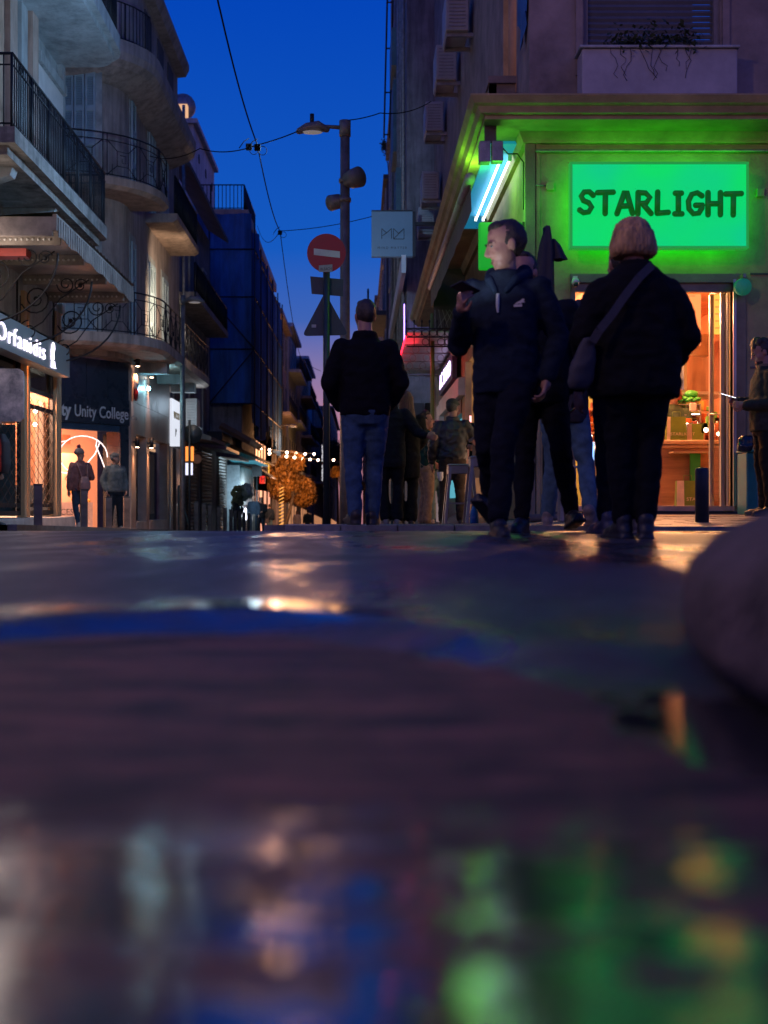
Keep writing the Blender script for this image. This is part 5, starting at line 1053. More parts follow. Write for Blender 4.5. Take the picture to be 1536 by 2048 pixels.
bx('panel', emit('atm_red', (1,.03,.02), .9), am, X(503,66), X(530,66), 66, 66.08, Z(967,66), Z(952,66)); text('ATM', .42, 'lettering', M_BLACK, am, (X(506,66),65.99,Z(965,66)), (1,0,0), (0,0,1), .004, .75)
yl = thing('framed_sign', (X(520,68),68,2), 'dark sign with a yellow lit frame above the red cash-machine sign', 'sign')
bx('panel', M_DARKP, yl, X(505,68), X(537,68), 68, 68.1, Z(948,68), Z(928,68)); q = MB(); q.box(X(504,68),X(538,68),67.97,67.995,Z(928,68),Z(927,68)); q.box(X(536.5,68),X(538.5,68),67.97,67.995,Z(949,68),Z(928.1,68)); q.build('frame', emit('yellow_frame', (1,.5,.06), 1.2), yl)
hs_ = thing('hotel_sign', (X(646,100),100,2), 'vertical white-lettered hotel sign at the far end of the street', 'sign')
bx('board', M_DARKP, hs_, X(642,100), X(650,100), 100, 100.2, Z(964,100), Z(888,100)); bx('arm', M_DARKP, hs_, X(646,100), 1.2, 100.05, 100.12, Z(925,100), Z(922,100)); q = emit('white_letter', (.8,.82,.9), 1.2)
for i, ch in enumerate('HOTEL CARGO'):
    if ch != ' ': text(ch, .34, 'letter', q, hs_, (X(643.2,99.9),99.98,Z(896+6.6*i,99.9)), (1,0,0), (0,0,1), .01, .9)
# wires
def wire(name, pts, r, label, boxes=()):
    t = thing(name, pts[len(pts)//2], label, 'cable')
    q = MB()
    P = [Vector(p) for p in pts]; full = []
    for a, b_ in zip(P, P[1:]):
        for k_ in range(10): 
            s = k_/10; p = a.lerp(b_, s); p.z -= .02*(b_-a).length*4*s*(1-s); full.append(p)
    full.append(P[-1]); q.tube(full, r, 5); q.build('cable', mat('cable_rubber', (.008,.008,.01), .9, spec=.05, bump=0), t)
    for c in boxes:
        bq = MB(); bq.bbox(c[0]-.05,c[0]+.05,c[1]-.04,c[1]+.04,c[2]-.09,c[2]+.01,.01); bq.ring((c[0]+.08,c[1],c[2]-.09), .07, .006); bq.tube([(c[0]-.16,c[1],c[2]-.06),(c[0]-.08,c[1],c[2]+.05),(c[0],c[1],c[2]+.1)], .008, 5); bq.build('splice_box', mat('cable_rubber', (.008,.008,.01), .9, spec=.05, bump=0), t)
    return t
wire('cable', [W(425,-60,12.5),W(440,20,14),W(515,290,20),W(560,462,30),W(605,722,60),W(642,742,62)], .011, 'long twisted cable running down the sky along the street', (W(515,290,20),W(560,462,30)))
wire('cable', [W(300,312,29.5),W(400,297,24),W(515,290,20),W(597,262,19.8)], .010, 'cable across the street from the rounded building to the street lamp', (W(498,289,20.2),))
wire('cable', [W(690,241,20.2),W(760,226,21),W(862,203,25)], .009, 'cable from the lamp post to the air conditioners')
wire('cable', [W(515,452,52),W(560,462,30),W(744,433,28)], .009, 'cable from the netted building to the square monogram sign')
# string lights
sl = thing('string_lights', (X(600,72),72,3), 'two strings of warm bulbs across the far street above the orange tree', 'string lights')
def bulbs(P, Y0, Y1):
    q = MB(); pts = [W(p[0],p[1]-1.5,Y0+(Y1-Y0)*i/(len(P)-1)) for i, p in enumerate(P)]; q.tube(pts, .012, 4); q.build('cord', M_BLACK, sl)
    for i, p in enumerate(P): 
        MB().ball(W(p[0],p[1],Y0+(Y1-Y0)*i/(len(P)-1)), .075, 8, 6).build('bulb', emit('string_bulb', (1,.62,.40), 16), sl)
bulbs([(521,897),(539,900),(574,905),(592,907),(610,908),(628,908)], 66, 76)
bulbs([(539,907),(573,913),(589,915),(604,918),(620,919),(636,920),(667,920)], 66, 78)
for p in ((530,898,66),(575,900,70),(605,905,72),(640,915,75)): lamp('bulb_glow', W(*p), (1,.45,.18), 200, .9, 'POINT', None, sl)
# trees
def leafy(name, label, base, crown_c, rad, n, mtl, trunk_r, seed, group=None, leaf=.1):
    random.seed(seed); t = thing(name, base, label, 'tree', group); q = MB(); b_ = Vector(base); c = Vector(crown_c)
    q.tube([b_, b_.lerp(c,.45)+Vector((.05,0,0)), b_.lerp(c,.8)], [trunk_r,trunk_r*.75,trunk_r*.5], 8)
    lobes = []
    for i in range(11):
        d = Vector((random.gauss(0,1),random.gauss(0,1),random.gauss(0,.8))).normalized(); l_ = c+Vector((d.x*rad[0],d.y*rad[1],d.z*rad[2]))*random.uniform(.35,.72); lobes.append((l_, random.uniform(.32,.5)))
        q.tube([b_.lerp(c,.7), b_.lerp(c,.9).lerp(l_,.5), l_], [trunk_r*.4,trunk_r*.25,.015], 5)
    q.build('trunk', mat('bark', (.08,.055,.04), .9, bump=.4), t); lf = MB()
    for i in range(n):
        l_, s_ = random.choice(lobes); d = Vector((random.gauss(0,1),random.gauss(0,1),random.gauss(0,1))).normalized()*random.random()**.4*s_
        p = l_+Vector((d.x*rad[0],d.y*rad[1],d.z*rad[2])); a = Euler((random.uniform(-1.5,1.5),random.uniform(-1.5,1.5),random.uniform(0,6.3))).to_matrix(); k_ = leaf*random.uniform(.6,1.3)
        lf.add([p+a@Vector((-k_,0,0)),p+a@Vector((0,-k_*.5,0)),p+a@Vector((k_,0,0)),p+a@Vector((0,k_*.5,k_*.2))],[(0,1,2,3)])
    o = lf.build('crown', mtl, t, False); o['kind'] = 'stuff'; return t
M_OLEAF = mat('lamplit_leaf', (.28,.125,.02), .55, var=.4, scale=1.5, bump=0); M_NLEAF = mat('night_leaf', (.035,.05,.02), .6, var=.4, bump=0)  # orange of the string lights is put into the first leaf colour
ot = leafy('street_tree', 'bushy tree glowing orange under the string lights, trunk wrapped in lights', (X(563,70),70.5,-1.7), (X(594,72),72,Z(960,72)), (2.15,1.7,1.8), 17000, M_OLEAF, .13, 4, None, .13)
q = MB()
for i in range(14): q.tube([(X(558,70),70.2,-1.6+i*.2),(X(567,70),70.15,-1.47+i*.2)], .025, 5)
q.build('trunk_lights', emit('trunk_bulbs', (1,.42,.08), 1.1), ot)
leafy('street_tree', 'smaller orange-lit tree between the lamp post and the walking man', (X(684,90),90,-2.2), (X(682,90),90,Z(947,90)), (.75,.8,.85), 2600, M_OLEAF, .1, 5, None, .11)
lamp('tree_glow', (X(676,88),87.5,1.6), (1,.45,.15), 180, .7, 'POINT', None, sl); lamp('tree_glow', (X(590,69),69.5,.9), (1,.45,.15), 150, .7, 'POINT', None, sl)
leafy('street_tree', 'dark tree closing the far end of the street below the rose sky', (X(676,150),150,-4), (X(674,150),150,Z(915,150)), (1.9,1.5,2.6), 2600, M_NLEAF, .2, 6, None, .16)
leafy('roof_shrub', 'small dark shrub sprouting on a roof edge right of the lamp post', (X(778,58),58,14.3), (X(773,58),58,Z(295,58)), (.35,.35,.7), 260, M_NLEAF, .03, 8, None, .07)
# balloons
random.seed(21)
for cx_, cy_, n_, rx, ry, c, lb in ((475,992,30,11,20,(.20,.22,.12),'cluster of olive balloons on a column by the shop'),(474,1022,26,10,14,(.03,.05,.06),'cluster of dark balloons in the middle of the balloon column'),(493,985,26,10,14,(.35,.46,.40),'cluster of pale mint balloons right of the olive ones'),(478,1046,22,10,9,(.34,.30,.16),'cluster of cream balloons at the foot of the balloon column')):
    t = thing('balloon_cluster', W(cx_,cy_,53), lb, 'balloons', 'balloon clusters at the far shop')
    for i in range(n_):
        a, r_ = random.uniform(0,6.3), math.sqrt(random.random()); MB().ball(W(cx_+rx*r_*math.cos(a), cy_+ry*r_*math.sin(a), 53-.35*(1-r_)+random.uniform(-.1,.1)), (.115,.115,.13), 10, 8).build('balloon', mat('balloon_%s' % lb[11:15].strip().replace(' ','_'), c, .25, var=.05, bump=0), t)
# stools, table, bottle
def stool(x, y, h, label, first=[None]):
    z = pz(x, y)
    if first[0] is not None:
        t = copy_tree(first[0]); t.location = (x,y,z); t['label'] = label; return t
    t = thing('bar_stool', (x,y,z), label, 'stool', 'pressed metal bar stools'); mm = mat('stool_metal', (.30,.25,.22), .38, metal=.6, var=.12, bump=.03)
    MB().bbox(x-.16,x+.16,y-.16,y+.16,z+h-.035,z+h,.015).build('seat', mm, t); sk_ = MB(); 
    for s in (-1,1): sk_.box(x-.15,x+.15,y+s*.155-.004,y+s*.155+.004,z+h-.12,z+h-.03); sk_.box(x+s*.155-.004,x+s*.155+.004,y-.15,y+.15,z+h-.12,z+h-.03)
    sk_.build('apron', mm, t)
    for s in (-1,1):
        for u in (-1,1): MB().beam((x+s*.135,y+u*.135,z+h-.05),(x+s*.20,y+u*.20,z),.055,.035).build('leg', mm, t)
    fr = MB(); k_ = .165; zz = z+.27
    for s in (-1,1): fr.beam((x-k_,y+s*k_,zz),(x+k_,y+s*k_,zz),.022); fr.beam((x+s*k_,y-k_,zz),(x+s*k_,y+k_,zz),.022)
    fr.build('footrest', mm, t); first[0] = t; return t
stool(X(966,14.3), 14.3, .76, 'nearer metal bar stool half hidden by the man with the phone'); stool(X(922,15.5), 15.6, .76, 'farther metal bar stool beside the man in the leather jacket')
tb = thing('high_table', (X(985,16.4),16.4,-.1), 'dark high table with a copper-coloured diagonal strut behind the stools', 'table')
zz = pz(1.7,16.4); bx('top', M_DARKP, tb, X(942,16.4), X(1040,16.4), 16.1, 16.8, zz+1.03, zz+1.07); bx('panel', M_DARKP, tb, X(945,16.5), X(1035,16.5), 16.5, 16.53, zz+.55, zz+1.02)
MB().beam(W(946,884,16.05),W(984,920,16.05),.055,.03).build('strut', mat('copper_strut', (.45,.2,.13), .5, bump=.03), tb); MB().beam(W(944,884,16.05),W(972,872,16.05),.05,.03).build('strut', mat('copper_strut', (.45,.2,.13), .5), tb); MB().cyl((X(1000,16.4),16.45), .04, zz, zz+.549, 10).build('leg', M_IRON, tb)
wb = thing('water_bottle', (X(948,14.8),14.8,pz(1.36,14.8)), 'blue plastic water bottle standing under the stool', 'bottle'); bxx, byy, bz = X(948,14.8), 14.8, pz(1.36,14.8)
MB().tube([(bxx,byy,bz),(bxx,byy,bz+.02),(bxx,byy,bz+.14),(bxx,byy,bz+.18),(bxx,byy,bz+.215),(bxx,byy,bz+.22)],[.045,.05,.048,.03,.016,.016],14).build('body', mat('blue_plastic', (.05,.2,.45), .2, bump=0), wb); MB().cyl((bxx,byy), .018, bz+.221, bz+.245, 10).build('cap', mat('pale_cap', (.4,.55,.7), .4, bump=0), wb)
bn_ = thing('litter_bin', (X(1134,11.2),11.2,.05), 'grey concrete bin half hidden behind the walkers at the corner', 'bin')
MB().bbox(X(1118,11.2),X(1149,11.2),11.1,11.3,pz(1.9,11.2),Z(938,11.2),.01).build('body', M_GREYP, bn_); MB().bbox(X(1116,11.2),X(1151,11.2),11.08,11.32,Z(938,11.2)+.002,Z(932,11.2),.01).build('lid', M_GALV, bn_)
# folded parasol
pu = thing('folded_parasol', (X(1088,11.9),11.9,.05), 'folded dark parasol with drooping cover at the building corner', 'parasol')
def fold(c0, c1, r0, r1, n=26, seed=0):
    q = MB(); vs = []; H_ = 14
    for i in range(H_+1):
        t = i/H_; c = Vector(c0).lerp(Vector(c1), t); r_ = (r0+(r1-r0)*t)*(.45+.55*math.sin(min(1,t*3)*math.pi/2))
        for k_ in range(n):
            a = 2*math.pi*k_/n; rr = r_*(1+.22*math.sin(a*5+seed)+.06*math.sin(a*11+t*4)); vs.append((c.x+rr*math.cos(a), c.y+rr*math.sin(a), c.z))
    fs = [(i*n+k_,i*n+(k_+1)%n,(i+1)*n+(k_+1)%n,(i+1)*n+k_) for i in range(H_) for k_ in range(n)]; q.add(vs, fs+[tuple(range(n))], True); return q
M_CANV = mat('charcoal_canvas', (.045,.045,.05), .8, bump=.15)
fold(W(1095,452,11.9), W(1087,640,11.9), .05, .105).build('canopy', M_CANV, pu); fold(W(1107,478,11.95), W(1114,520,11.95), .03, .085, seed=2).build('cover_flap', M_CANV, pu); MB().cyl((X(1090,11.9),11.9), .025, .03, Z(456,11.9), 10).build('pole', M_IRON, pu); MB().cyl((X(1090,11.9),11.9), .22, pz(1.8,11.9), pz(1.8,11.9)+.06, 18).build('base', M_DARKP, pu)
# ------------------------------------------------------------------ people
def remesh(mb, vox, name, mtl, parent, it=4, fold=0.0, ff=9.0, stretch=(1,1,1), dec=1.0, strand=False):
    me = bpy.data.meshes.new('tmp'); me.from_pydata(mb.v, [], mb.f)
    bm = bmesh.new(); bm.from_mesh(me); bmesh.ops.recalc_face_normals(bm, faces=bm.faces[:]); bm.to_mesh(me); bm.free()
    ob = bpy.data.objects.new('tmp', me)
    md = ob.modifiers.new('r','REMESH'); md.mode = 'VOXEL'; md.voxel_size = vox
    if it: ms = ob.modifiers.new('s','SMOOTH'); ms.factor = .5; ms.iterations = it
    if dec < 1: d = ob.modifiers.new('d','DECIMATE'); d.ratio = dec
    nm = evaluated(ob)
    bpy.data.objects.remove(ob); bpy.data.meshes.remove(me)
    if fold > 0:
        sv = Vector(stretch); off_ = Vector((random.random()*20,random.random()*20,0)); cs = []
        for v in nm.vertices:
            p = Vector((v.co.x*sv.x, v.co.y*sv.y, v.co.z*sv.z))*ff + off_
            d = noise.noise(p) + .5*noise.noise(p*2.1) if not strand else noise.noise(p)+.3*noise.noise(p*3)
            d = -abs(d)*1.2+.25 if not strand else d
            cs.append(v.co + v.normal*d*fold)
        for v, c in zip(nm.vertices, cs): v.co = c
    o = wloc(parent)
    for v in nm.vertices: v.co -= o
    for p in nm.polygons: p.use_smooth = True
    nm.materials.clear(); nm.materials.append(mtl); nm.name = name
    r = bpy.data.objects.new(name, nm); col.objects.link(r); r.parent = parent; return r
def limb(q, pts, rad, n=12):
    pts = [Vector(p) for p in pts]; q.tube(pts, list(rad), n)
    for p, r_ in zip(pts, rad): q.ball(p, r_*.995, n, 8)
def eloft(q, rings, n=20):
    """rings: (cx, cy, z, rx, ry) in local space"""
    vs = []; m_ = len(rings)
    for (cx, cy, z, rx, ry) in rings:
        for k_ in range(n):
            a = 2*math.pi*k_/n; ca, sa = math.cos(a), math.sin(a); e_ = .8
            vs.append((cx+rx*math.copysign(abs(ca)**e_,ca), cy+ry*math.copysign(abs(sa)**e_,sa), z))
    fs = [(i*n+k_,i*n+(k_+1)%n,(i+1)*n+(k_+1)%n,(i+1)*n+k_) for i in range(m_-1) for k_ in range(n)] + [tuple(range(n-1,-1,-1)), tuple((m_-1)*n+k_ for k_ in range(n))]
    q.add(vs, fs)
def merge(q, t, M):
    q.add([M @ Vector(v) for v in t.v], t.f); return q
def hand(q, wr, d, nrm, curl, side, s=1.0):
    """palm and five fingers; d along the hand, nrm out of the palm, side +1 = thumb on +d x n side"""
    d = Vector(d).normalized(); nrm = Vector(nrm); nrm = (nrm-d*nrm.dot(d)).normalized(); sv = d.cross(nrm)*side; wr = Vector(wr)
    limb(q, [wr-d*.02*s, wr+d*.03*s], [.026*s,.03*s], 8)
    for u in (-.026,-.009,.009,.026): limb(q, [wr+d*.015*s+sv*u*.8*s, wr+d*.085*s+sv*u*1.1*s], [.015*s,.0125*s], 8)
    for u, L_ in ((.03,.072),(.010,.082),(-.010,.076),(-.03,.06)):
        p = wr+d*.085*s+sv*u*1.12*s; a = 0; P = [p]
        for k_, f_ in enumerate((.45,.32,.23)):
            a += curl*(1.0 if k_ == 0 else 1.15); p = p+(d*math.cos(a)+nrm*math.sin(a))*L_*f_*s; P.append(p)
        limb(q, P, [.0098*s,.0092*s,.0085*s,.0072*s], 8)
    p = wr+d*.025*s+sv*.028*s; P = [p, p+(d*.55+sv*.6+nrm*.35*curl)*.045*s]; P.append(P[-1]+(d*.85+sv*.1+nrm*.6*curl)*.034*s); P.append(P[-1]+(d*.8-sv*.15+nrm*.7*curl)*.026*s)
    limb(q, P, [.0145*s,.0125*s,.0105*s,.0085*s], 8)
def headmesh(q, M, fem=False):
    t = MB(); B = t.ball
    B((0,-.012,.045),(.074,.096,.085),18,12); B((0,.022,-.015),(.064,.072,.088),16,10); B((0,.035,-.075),(.048,.052,.045),14,8); B((0,.066,-.100),(.022,.020,.016),10,7)
    B((0,.070,.028),(.052,.022,.014),12,7); B((.036,.062,-.022),(.022,.022,.02)); B((-.036,.062,-.022),(.022,.022,.02)); B((0,.080,-.064),(.023,.014,.007)); B((0,.079,-.076),(.020,.014,.007))
    t.tube([(0,.082,.026),(0,.096,.002),(0,.113,-.026),(0,.098,-.036)], [.009,.011,.0135,.010], 8); B((.012,.094,-.033),(.009,.011,.008)); B((-.012,.094,-.033),(.009,.011,.008))
    for s in (-1,1): B((s*.074,-.012,-.008),(.010,.020,.031),10,8); B((s*.078,-.018,.002),(.010,.014,.022),10,8)
    merge(q, t, M)
def hairmesh(style, M):
    t = MB(); B = t.ball
    if style in ('short','curly','fade','wavy'):
        B((0,-.032,.036),(.0795,.094,.099),20,14); B((0,.018,.104),(.058,.052,.030),14,8)
        if style in ('curly','wavy'):
            random.seed(2)
            for i in range(34):
                a = random.uniform(0,6.3); b_ = random.uniform(-.1,1.4); B((.075*math.cos(a)*math.cos(b_), -.02+.085*math.sin(a)*math.cos(b_), .075+.07*math.sin(b_)), random.uniform(.018,.03), 8, 6)
    elif style == 'bob':
        B((0,-.02,.045),(.097,.110,.088),18,12); eloft(t, [(0,-.026,.05,.099,.105),(0,-.028,.0,.110,.108),(0,-.030,-.035,.117,.104),(0,-.032,-.062,.115,.094),(0,-.034,-.078,.10,.076)])
    elif style == 'long':
        B((0,-.02,.05),(.086,.102,.088),18,12); eloft(t, [(0,-.04,.06,.086,.085),(0,-.05,.0,.092,.075),(0,-.07,-.1,.10,.06),(0,-.10,-.2,.115,.05),(0,-.115,-.32,.115,.04),(.02,-.115,-.42,.085,.03),(.03,-.115,-.48,.04,.018)])
    elif style == 'ponyhood': B((0,-.02,.05),(.09,.105,.09))
    return merge(MB(), t, M)
M_SKIN = mat('skin', (.36,.185,.13), .5, var=.08, scale=20, bump=.06, bscale=200)
def person(label, loc, H, heading, pose=None, jacket=((.02,.02,.025),1.0,.86), trousers=((.015,.015,.02),1.0), shoes=(.015,.015,.018), hair=('short',(.03,.02,.015)),
           head=(0,0), vox=.014, lean=0.0, hat=None, curl=(.35,.35), hs=1.0, coll=True, skin=None, handn=None, shirt=None, sleeve=1.0, face=True, jfold=.012, jrough=.85, group=None, hide_hands=False):
    s = H/1.75; J = dict(pelvis=(0,0,.95), waist=(0,0,1.08), chest=(0,0,1.30), neck=(0,-.01,1.47), head=(0,.02,1.632), sh_r=(.178,-.01,1.385), sh_l=(-.178,-.01,1.385), el_r=(.245,-.03,1.13), el_l=(-.245,-.03,1.13),
      wr_r=(.25,.06,.885), wr_l=(-.25,.06,.885), hp_r=(.09,0,.93), hp_l=(-.09,0,.93), kn_r=(.095,.03,.50), kn_l=(-.095,.03,.50), an_r=(.10,-.02,.085), an_l=(-.10,-.02,.085), tp_r=0, tp_l=0, ft_r=0, ft_l=0)
    J.update(pose or {})
    for k_ in ('chest','neck','head','sh_r','sh_l'):
        v = J[k_]; J[k_] = (v[0], v[1]+lean*(v[2]-.95), v[2]-.5*lean*lean*(v[2]-.95))
    loc = Vector(loc); B = Matrix.Translation(loc) @ Matrix.Rotation(R(heading),4,'Z') @ Matrix.Scale(s,4)
    V = {k_: Vector(v) for k_, v in J.items() if isinstance(v,(tuple,list))}
    t = thing('person', loc, label, 'person', group); uid = label[:18].replace(' ','_')
    hM = Matrix.Translation(V['head']) @ Matrix.Rotation(R(head[0]),4,'Z') @ Matrix.Rotation(R(-head[1]),4,'X') @ Matrix.Scale(hs,4)
    # body
    b = MB(); eloft(b, [(V['pelvis'].x,V['pelvis'].y,.86,.13,.10),(V['pelvis'].x,V['pelvis'].y,.95,.15,.105),(V['waist'].x,V['waist'].y,1.08,.125,.09),(V['chest'].x,V['chest'].y,1.30,.15,.10),(V['chest'].x,V['chest'].y,1.40,.14,.085),(V['neck'].x,V['neck'].y,1.455,.07,.06)])
    limb(b, [V['neck']-Vector((0,0,.03)), V['neck'].lerp(V['head'],.5)+Vector((0,-.012,0)), V['head']+Vector((0,-.02,-.03))], [.062,.056,.055])
    headmesh(b, hM)
    for q_ in 'rl':
        limb(b, [V['sh_'+q_],V['el_'+q_],V['wr_'+q_]], [.05,.04,.027]); limb(b, [V['hp_'+q_],V['kn_'+q_],V['an_'+q_]], [.08,.05,.036]); sx_ = 1 if q_ == 'r' else -1
        a = V['an_'+q_]; limb(b, [a, a+Vector((0,.02,-.03))], [.034,.026])
        if not hide_hands:
            d = (V['wr_'+q_]-V['el_'+q_]).normalized(); hn = (handn or {}).get(q_); 
            dd, nn = (Vector(hn[0]), Vector(hn[1])) if hn else (d, Vector((-sx_,.25,0)))
            hand(b, V['wr_'+q_]+d*.01, dd, nn, curl[0 if q_ == 'r' else 1], (hn[2] if hn and len(hn) > 2 else -sx_*(1)), 1.0)
    W_ = lambda q_: merge(MB(), q_, B)
    remesh(W_(b), max(.0055, vox*.55), 'body', skin or M_SKIN, t, 4)
    # trousers
    tm = mat('trousers_'+uid, trousers[0], .85, var=.2, scale=12, bump=.25, bscale=120, spec=.12); k = trousers[1]; q = MB()
    eloft(q, [(0+V['pelvis'].x,V['pelvis'].y,.80,.15*k,.115*k),(V['pelvis'].x,V['pelvis'].y-.01,.90,.172*k,.128*k),(V['pelvis'].x,V['pelvis'].y,1.02,.155*k,.115*k)])
    for q_ in 'rl':
        h_, kn, an = V['hp_'+q_]-Vector((0,0,.04)), V['kn_'+q_], V['an_'+q_]
        limb(q, [h_, h_.lerp(kn,.45), kn, kn.lerp(an,.35)+Vector((0,-.012,0)), an+(kn-an)*.06], [.098*k,.088*k,.068*(k+1)/2,.066*(k+1)/2,(trousers[2] if len(trousers) > 2 else .056)], 14)
    remesh(W_(q), vox, 'trousers', tm, t, 4, .014*s, 8, (1,1,1.3))
    # shoes
    sm = mat('shoes_'+uid, shoes, .5, var=.15, scale=15, bump=.1)
    for q_, ti, fo in (('r',J['tp_r'],J['ft_r']),('l',J['tp_l'],J['ft_l'])):
        sx_ = 1 if q_ == 'r' else -1; q = MB(); Rm = Matrix.Rotation(R(-ti),4,'X'); Rf = Matrix.Rotation(R(-sx_*12+fo),4,'Z')
        tt = MB(); limb(tt, [(0,-.035,-.045),(0,.06,-.05),(0,.145,-.056),(0,.185,-.058)], [.042,.044,.04,.028]); limb(tt, [(0,-.02,.02),(0,-.02,-.03),(0,.05,-.03)], [.046,.047,.045]); tt.box(-.043,.043,-.075,.205,-.093,-.072)
        merge(q, tt, Matrix.Translation(V['an_'+q_]) @ Rf @ Rm); remesh(W_(q), max(.008,vox*.7), 'shoe', sm, t, 2)
    # jacket
    jm = mat('jacket_'+uid, jacket[0], jrough, var=.2, scale=14, bump=.25, bscale=110, spec=.5 if jrough < .5 else .12); k = jacket[1]; hz = jacket[2]; q = MB(); kw = jacket[3] if len(jacket) > 3 else 1.0
    P, Wt, C, N = V['pelvis'], V['waist'], V['chest'], V['neck']
    eloft(q, [(P.x,P.y,hz,.168*k*kw,.125*k*kw),(P.x,P.y,hz+.06,.178*k*kw,.135*k*kw),(Wt.x,Wt.y,1.08,.170*k*kw,.132*k*kw),(C.x,C.y,1.22,.175*k,.135*k),(C.x,C.y,1.34,.178*k,.125*k),(N.x,N.y,1.41,.135*k,.10*k),(N.x,N.y,1.465,.085*k,.075*k)], 24)
    for q_ in 'rl':
        sh, el, wr = V['sh_'+q_], V['el_'+q_], V['wr_'+q_]; sk_ = k*sleeve
        limb(q, [sh.lerp(N,.35)-Vector((0,0,.03)), sh, sh.lerp(el,.5), el, el.lerp(wr,.5), el.lerp(wr,.93)], [.062*k,.078*sk_,.074*sk_,.066*sk_,.06*sk_,.05*sk_], 14)
    if coll:
        c0 = N+Vector((0,-.005,-.02)); n_ = 16
        for i in range(n_):
            a = 2*math.pi*i/n_; q.ball((c0.x+.078*math.cos(a), c0.y+.072*math.sin(a)+.008, c0.z+.02+(.012 if math.sin(a)<0 else -.012)), (.026,.026,.042), 8, 6)
    remesh(W_(q), vox, 'jacket', jm, t, 4, jfold*s, 7, (1,1,1.6))
    if shirt:
        q = MB(); 
        for i in range(14):
            a = 2*math.pi*i/14; q.ball((N.x+.060*math.cos(a), N.y+.062*math.sin(a)+.018, N.z+.012), (.022,.022,.035), 8, 6)
        remesh(W_(q), vox*.8, 'inner_collar', mat('shirt_'+uid, shirt, .8), t, 2)
    # hair / hats
    if hair and hair[0]:
        hm = mat('hair_'+uid, hair[1], .55, var=.35, scale=30, bump=.4, bscale=150, stretch=(1,1,.2))
        remesh(merge(MB(), hairmesh(hair[0], hM), B), max(.007,vox*.6), 'hair', hm, t, 2, .006 if hair[0] in ('bob','long') else .004, 40 if hair[0] != 'bob' else 80, (1,1,.12) if hair[0] in ('bob','long') else (1,1,1), 1, True)
    if face:
        em_ = mat('eye_dark', (.015,.012,.012), .2, bump=0); hr = mat('hair_'+uid, (.03,.02,.015), .6)
        e_ = MB(); T = MB()
        for sx_ in (-1,1): T.ball((sx_*.030,.083,.010),(.011,.007,.0055),8,6)
        merge(e_, T, B @ hM).build('eyes', em_, t); T = MB()
        for sx_ in (-1,1): T.tube([(sx_*.014,.091,.025),(sx_*.030,.092,.031),(sx_*.047,.082,.026)], [.0035,.0045,.003], 6)
        merge(MB(), T, B @ hM).build('eyebrows', hr, t)
        T = MB(); T.tube([(-.022,.091,-.070),(0,.095,-.070),(.022,.091,-.070)], [.002,.003,.002], 6); merge(MB(), T, B @ hM).build('mouth', mat('lip_dark', (.16,.05,.045), .5, bump=0), t)
    if hat:
        kind, c = hat; T = MB(); hm2 = mat('hat_'+uid, c, .8, bump=.3, bscale=90)
        if kind == 'cap':
            T.ball((0,-.012,.07),(.088,.108,.075),18,10); T.extrude([(-.07,.07,.075),(-.055,.13,.068),(0,.165,.064),(.055,.13,.068),(.07,.07,.075),(0,.085,.082)], (0,0,-.012))
        else:
            T.ball((0,-.012,.065),(.090,.108,.095),18,12); eloft(T, [(0,-.012,.02,.092,.110),(0,-.012,.07,.095,.113)])
        o = remesh(merge(MB(), T, B @ hM), max(.008,vox*.6), 'hat', hm2, t, 1)
        if kind == 'beanie': 
            T = MB(); T.ball((0,-.02,.185),(.045,.045,.045)); remesh(merge(MB(),T,B@hM), .01, 'bobble', mat('bobble_'+uid, (.16,.02,.06), .9), t, 1, .012, 60, (1,1,1), 1, True)
    t['_m'] = 0; del t['_m']
    return t, B, V, hM

NAVY = (.012,.018,.032); BLK = (.010,.010,.012)
# man with the phone
loc = (X(1012,7.2), 7.2, 0)
p1, B1, V1, h1 = person('man in navy hooded jacket and dark trousers looking aside with a phone in his hand', loc, 1.78, 160,
  dict(el_r=(.27,.03,1.08), wr_r=(.19,.27,1.24), el_l=(-.285,-.06,1.12), wr_l=(-.24,.02,.875), kn_r=(.11,.0,.50), an_r=(.14,-.26,.17), tp_r=-30, hp_r=(.085,0,.93), kn_l=(-.03,.20,.52), an_l=(-.02,.26,.09), tp_l=6, ft_l=12, sh_r=(.185,.03,1.385), sh_l=(-.19,-.02,1.385)),
  ((.013,.02,.036),1.08,.80), ((.009,.011,.018),1.08,.062), (.012,.012,.016), ('fade',(.035,.022,.016)), (-58,14), .011, hs=1.10, curl=(.55,.5), handn={'r': ((-.25,.75,.55),(-.75,-.35,.45),-1)}, sleeve=.92)
hd = MB()       # thrown-back hood, tape and chest print
for i in range(14):
    a = R(200+i*140/13); hd.ball((.0+.105*math.cos(a), -.045+.085*math.sin(a), 1.475+.02*math.sin(i)), (.045,.045,.055), 8, 6)
for sx_ in (-1,1): limb(hd, [(sx_*.10,-.03,1.47),(sx_*.075,.075,1.43),(sx_*.03,.125,1.36)], [.035,.03,.02])
remesh(merge(MB(),hd,B1), .011, 'hood', mat('hood_navy', (.016,.028,.05), .85, bump=.3, bscale=110, spec=.12), p1, 3)
tp = MB(); tp.tube([(.012,.142,1.345),(.012,.150,1.29),(.010,.153,1.24)], [.010,.011,.006], 6); merge(MB(),tp,B1).build('drawcord', mat('cord_white', (.5,.5,.5), .7, bump=0), p1)
lg = MB()        # small pale leaping-cat style print and bar on the chest
for poly in (((-.082,1.265),(-.128,1.265),(-.128,1.278),(-.082,1.278)),((-.088,1.282),(-.104,1.292),(-.118,1.298),(-.13,1.308),(-.142,1.306),(-.137,1.296),(-.146,1.286),(-.132,1.288),(-.12,1.281),(-.110,1.284),(-.098,1.28))):
    lg.extrude([(u, .156, z) for u, z in poly], (0,.004,0))
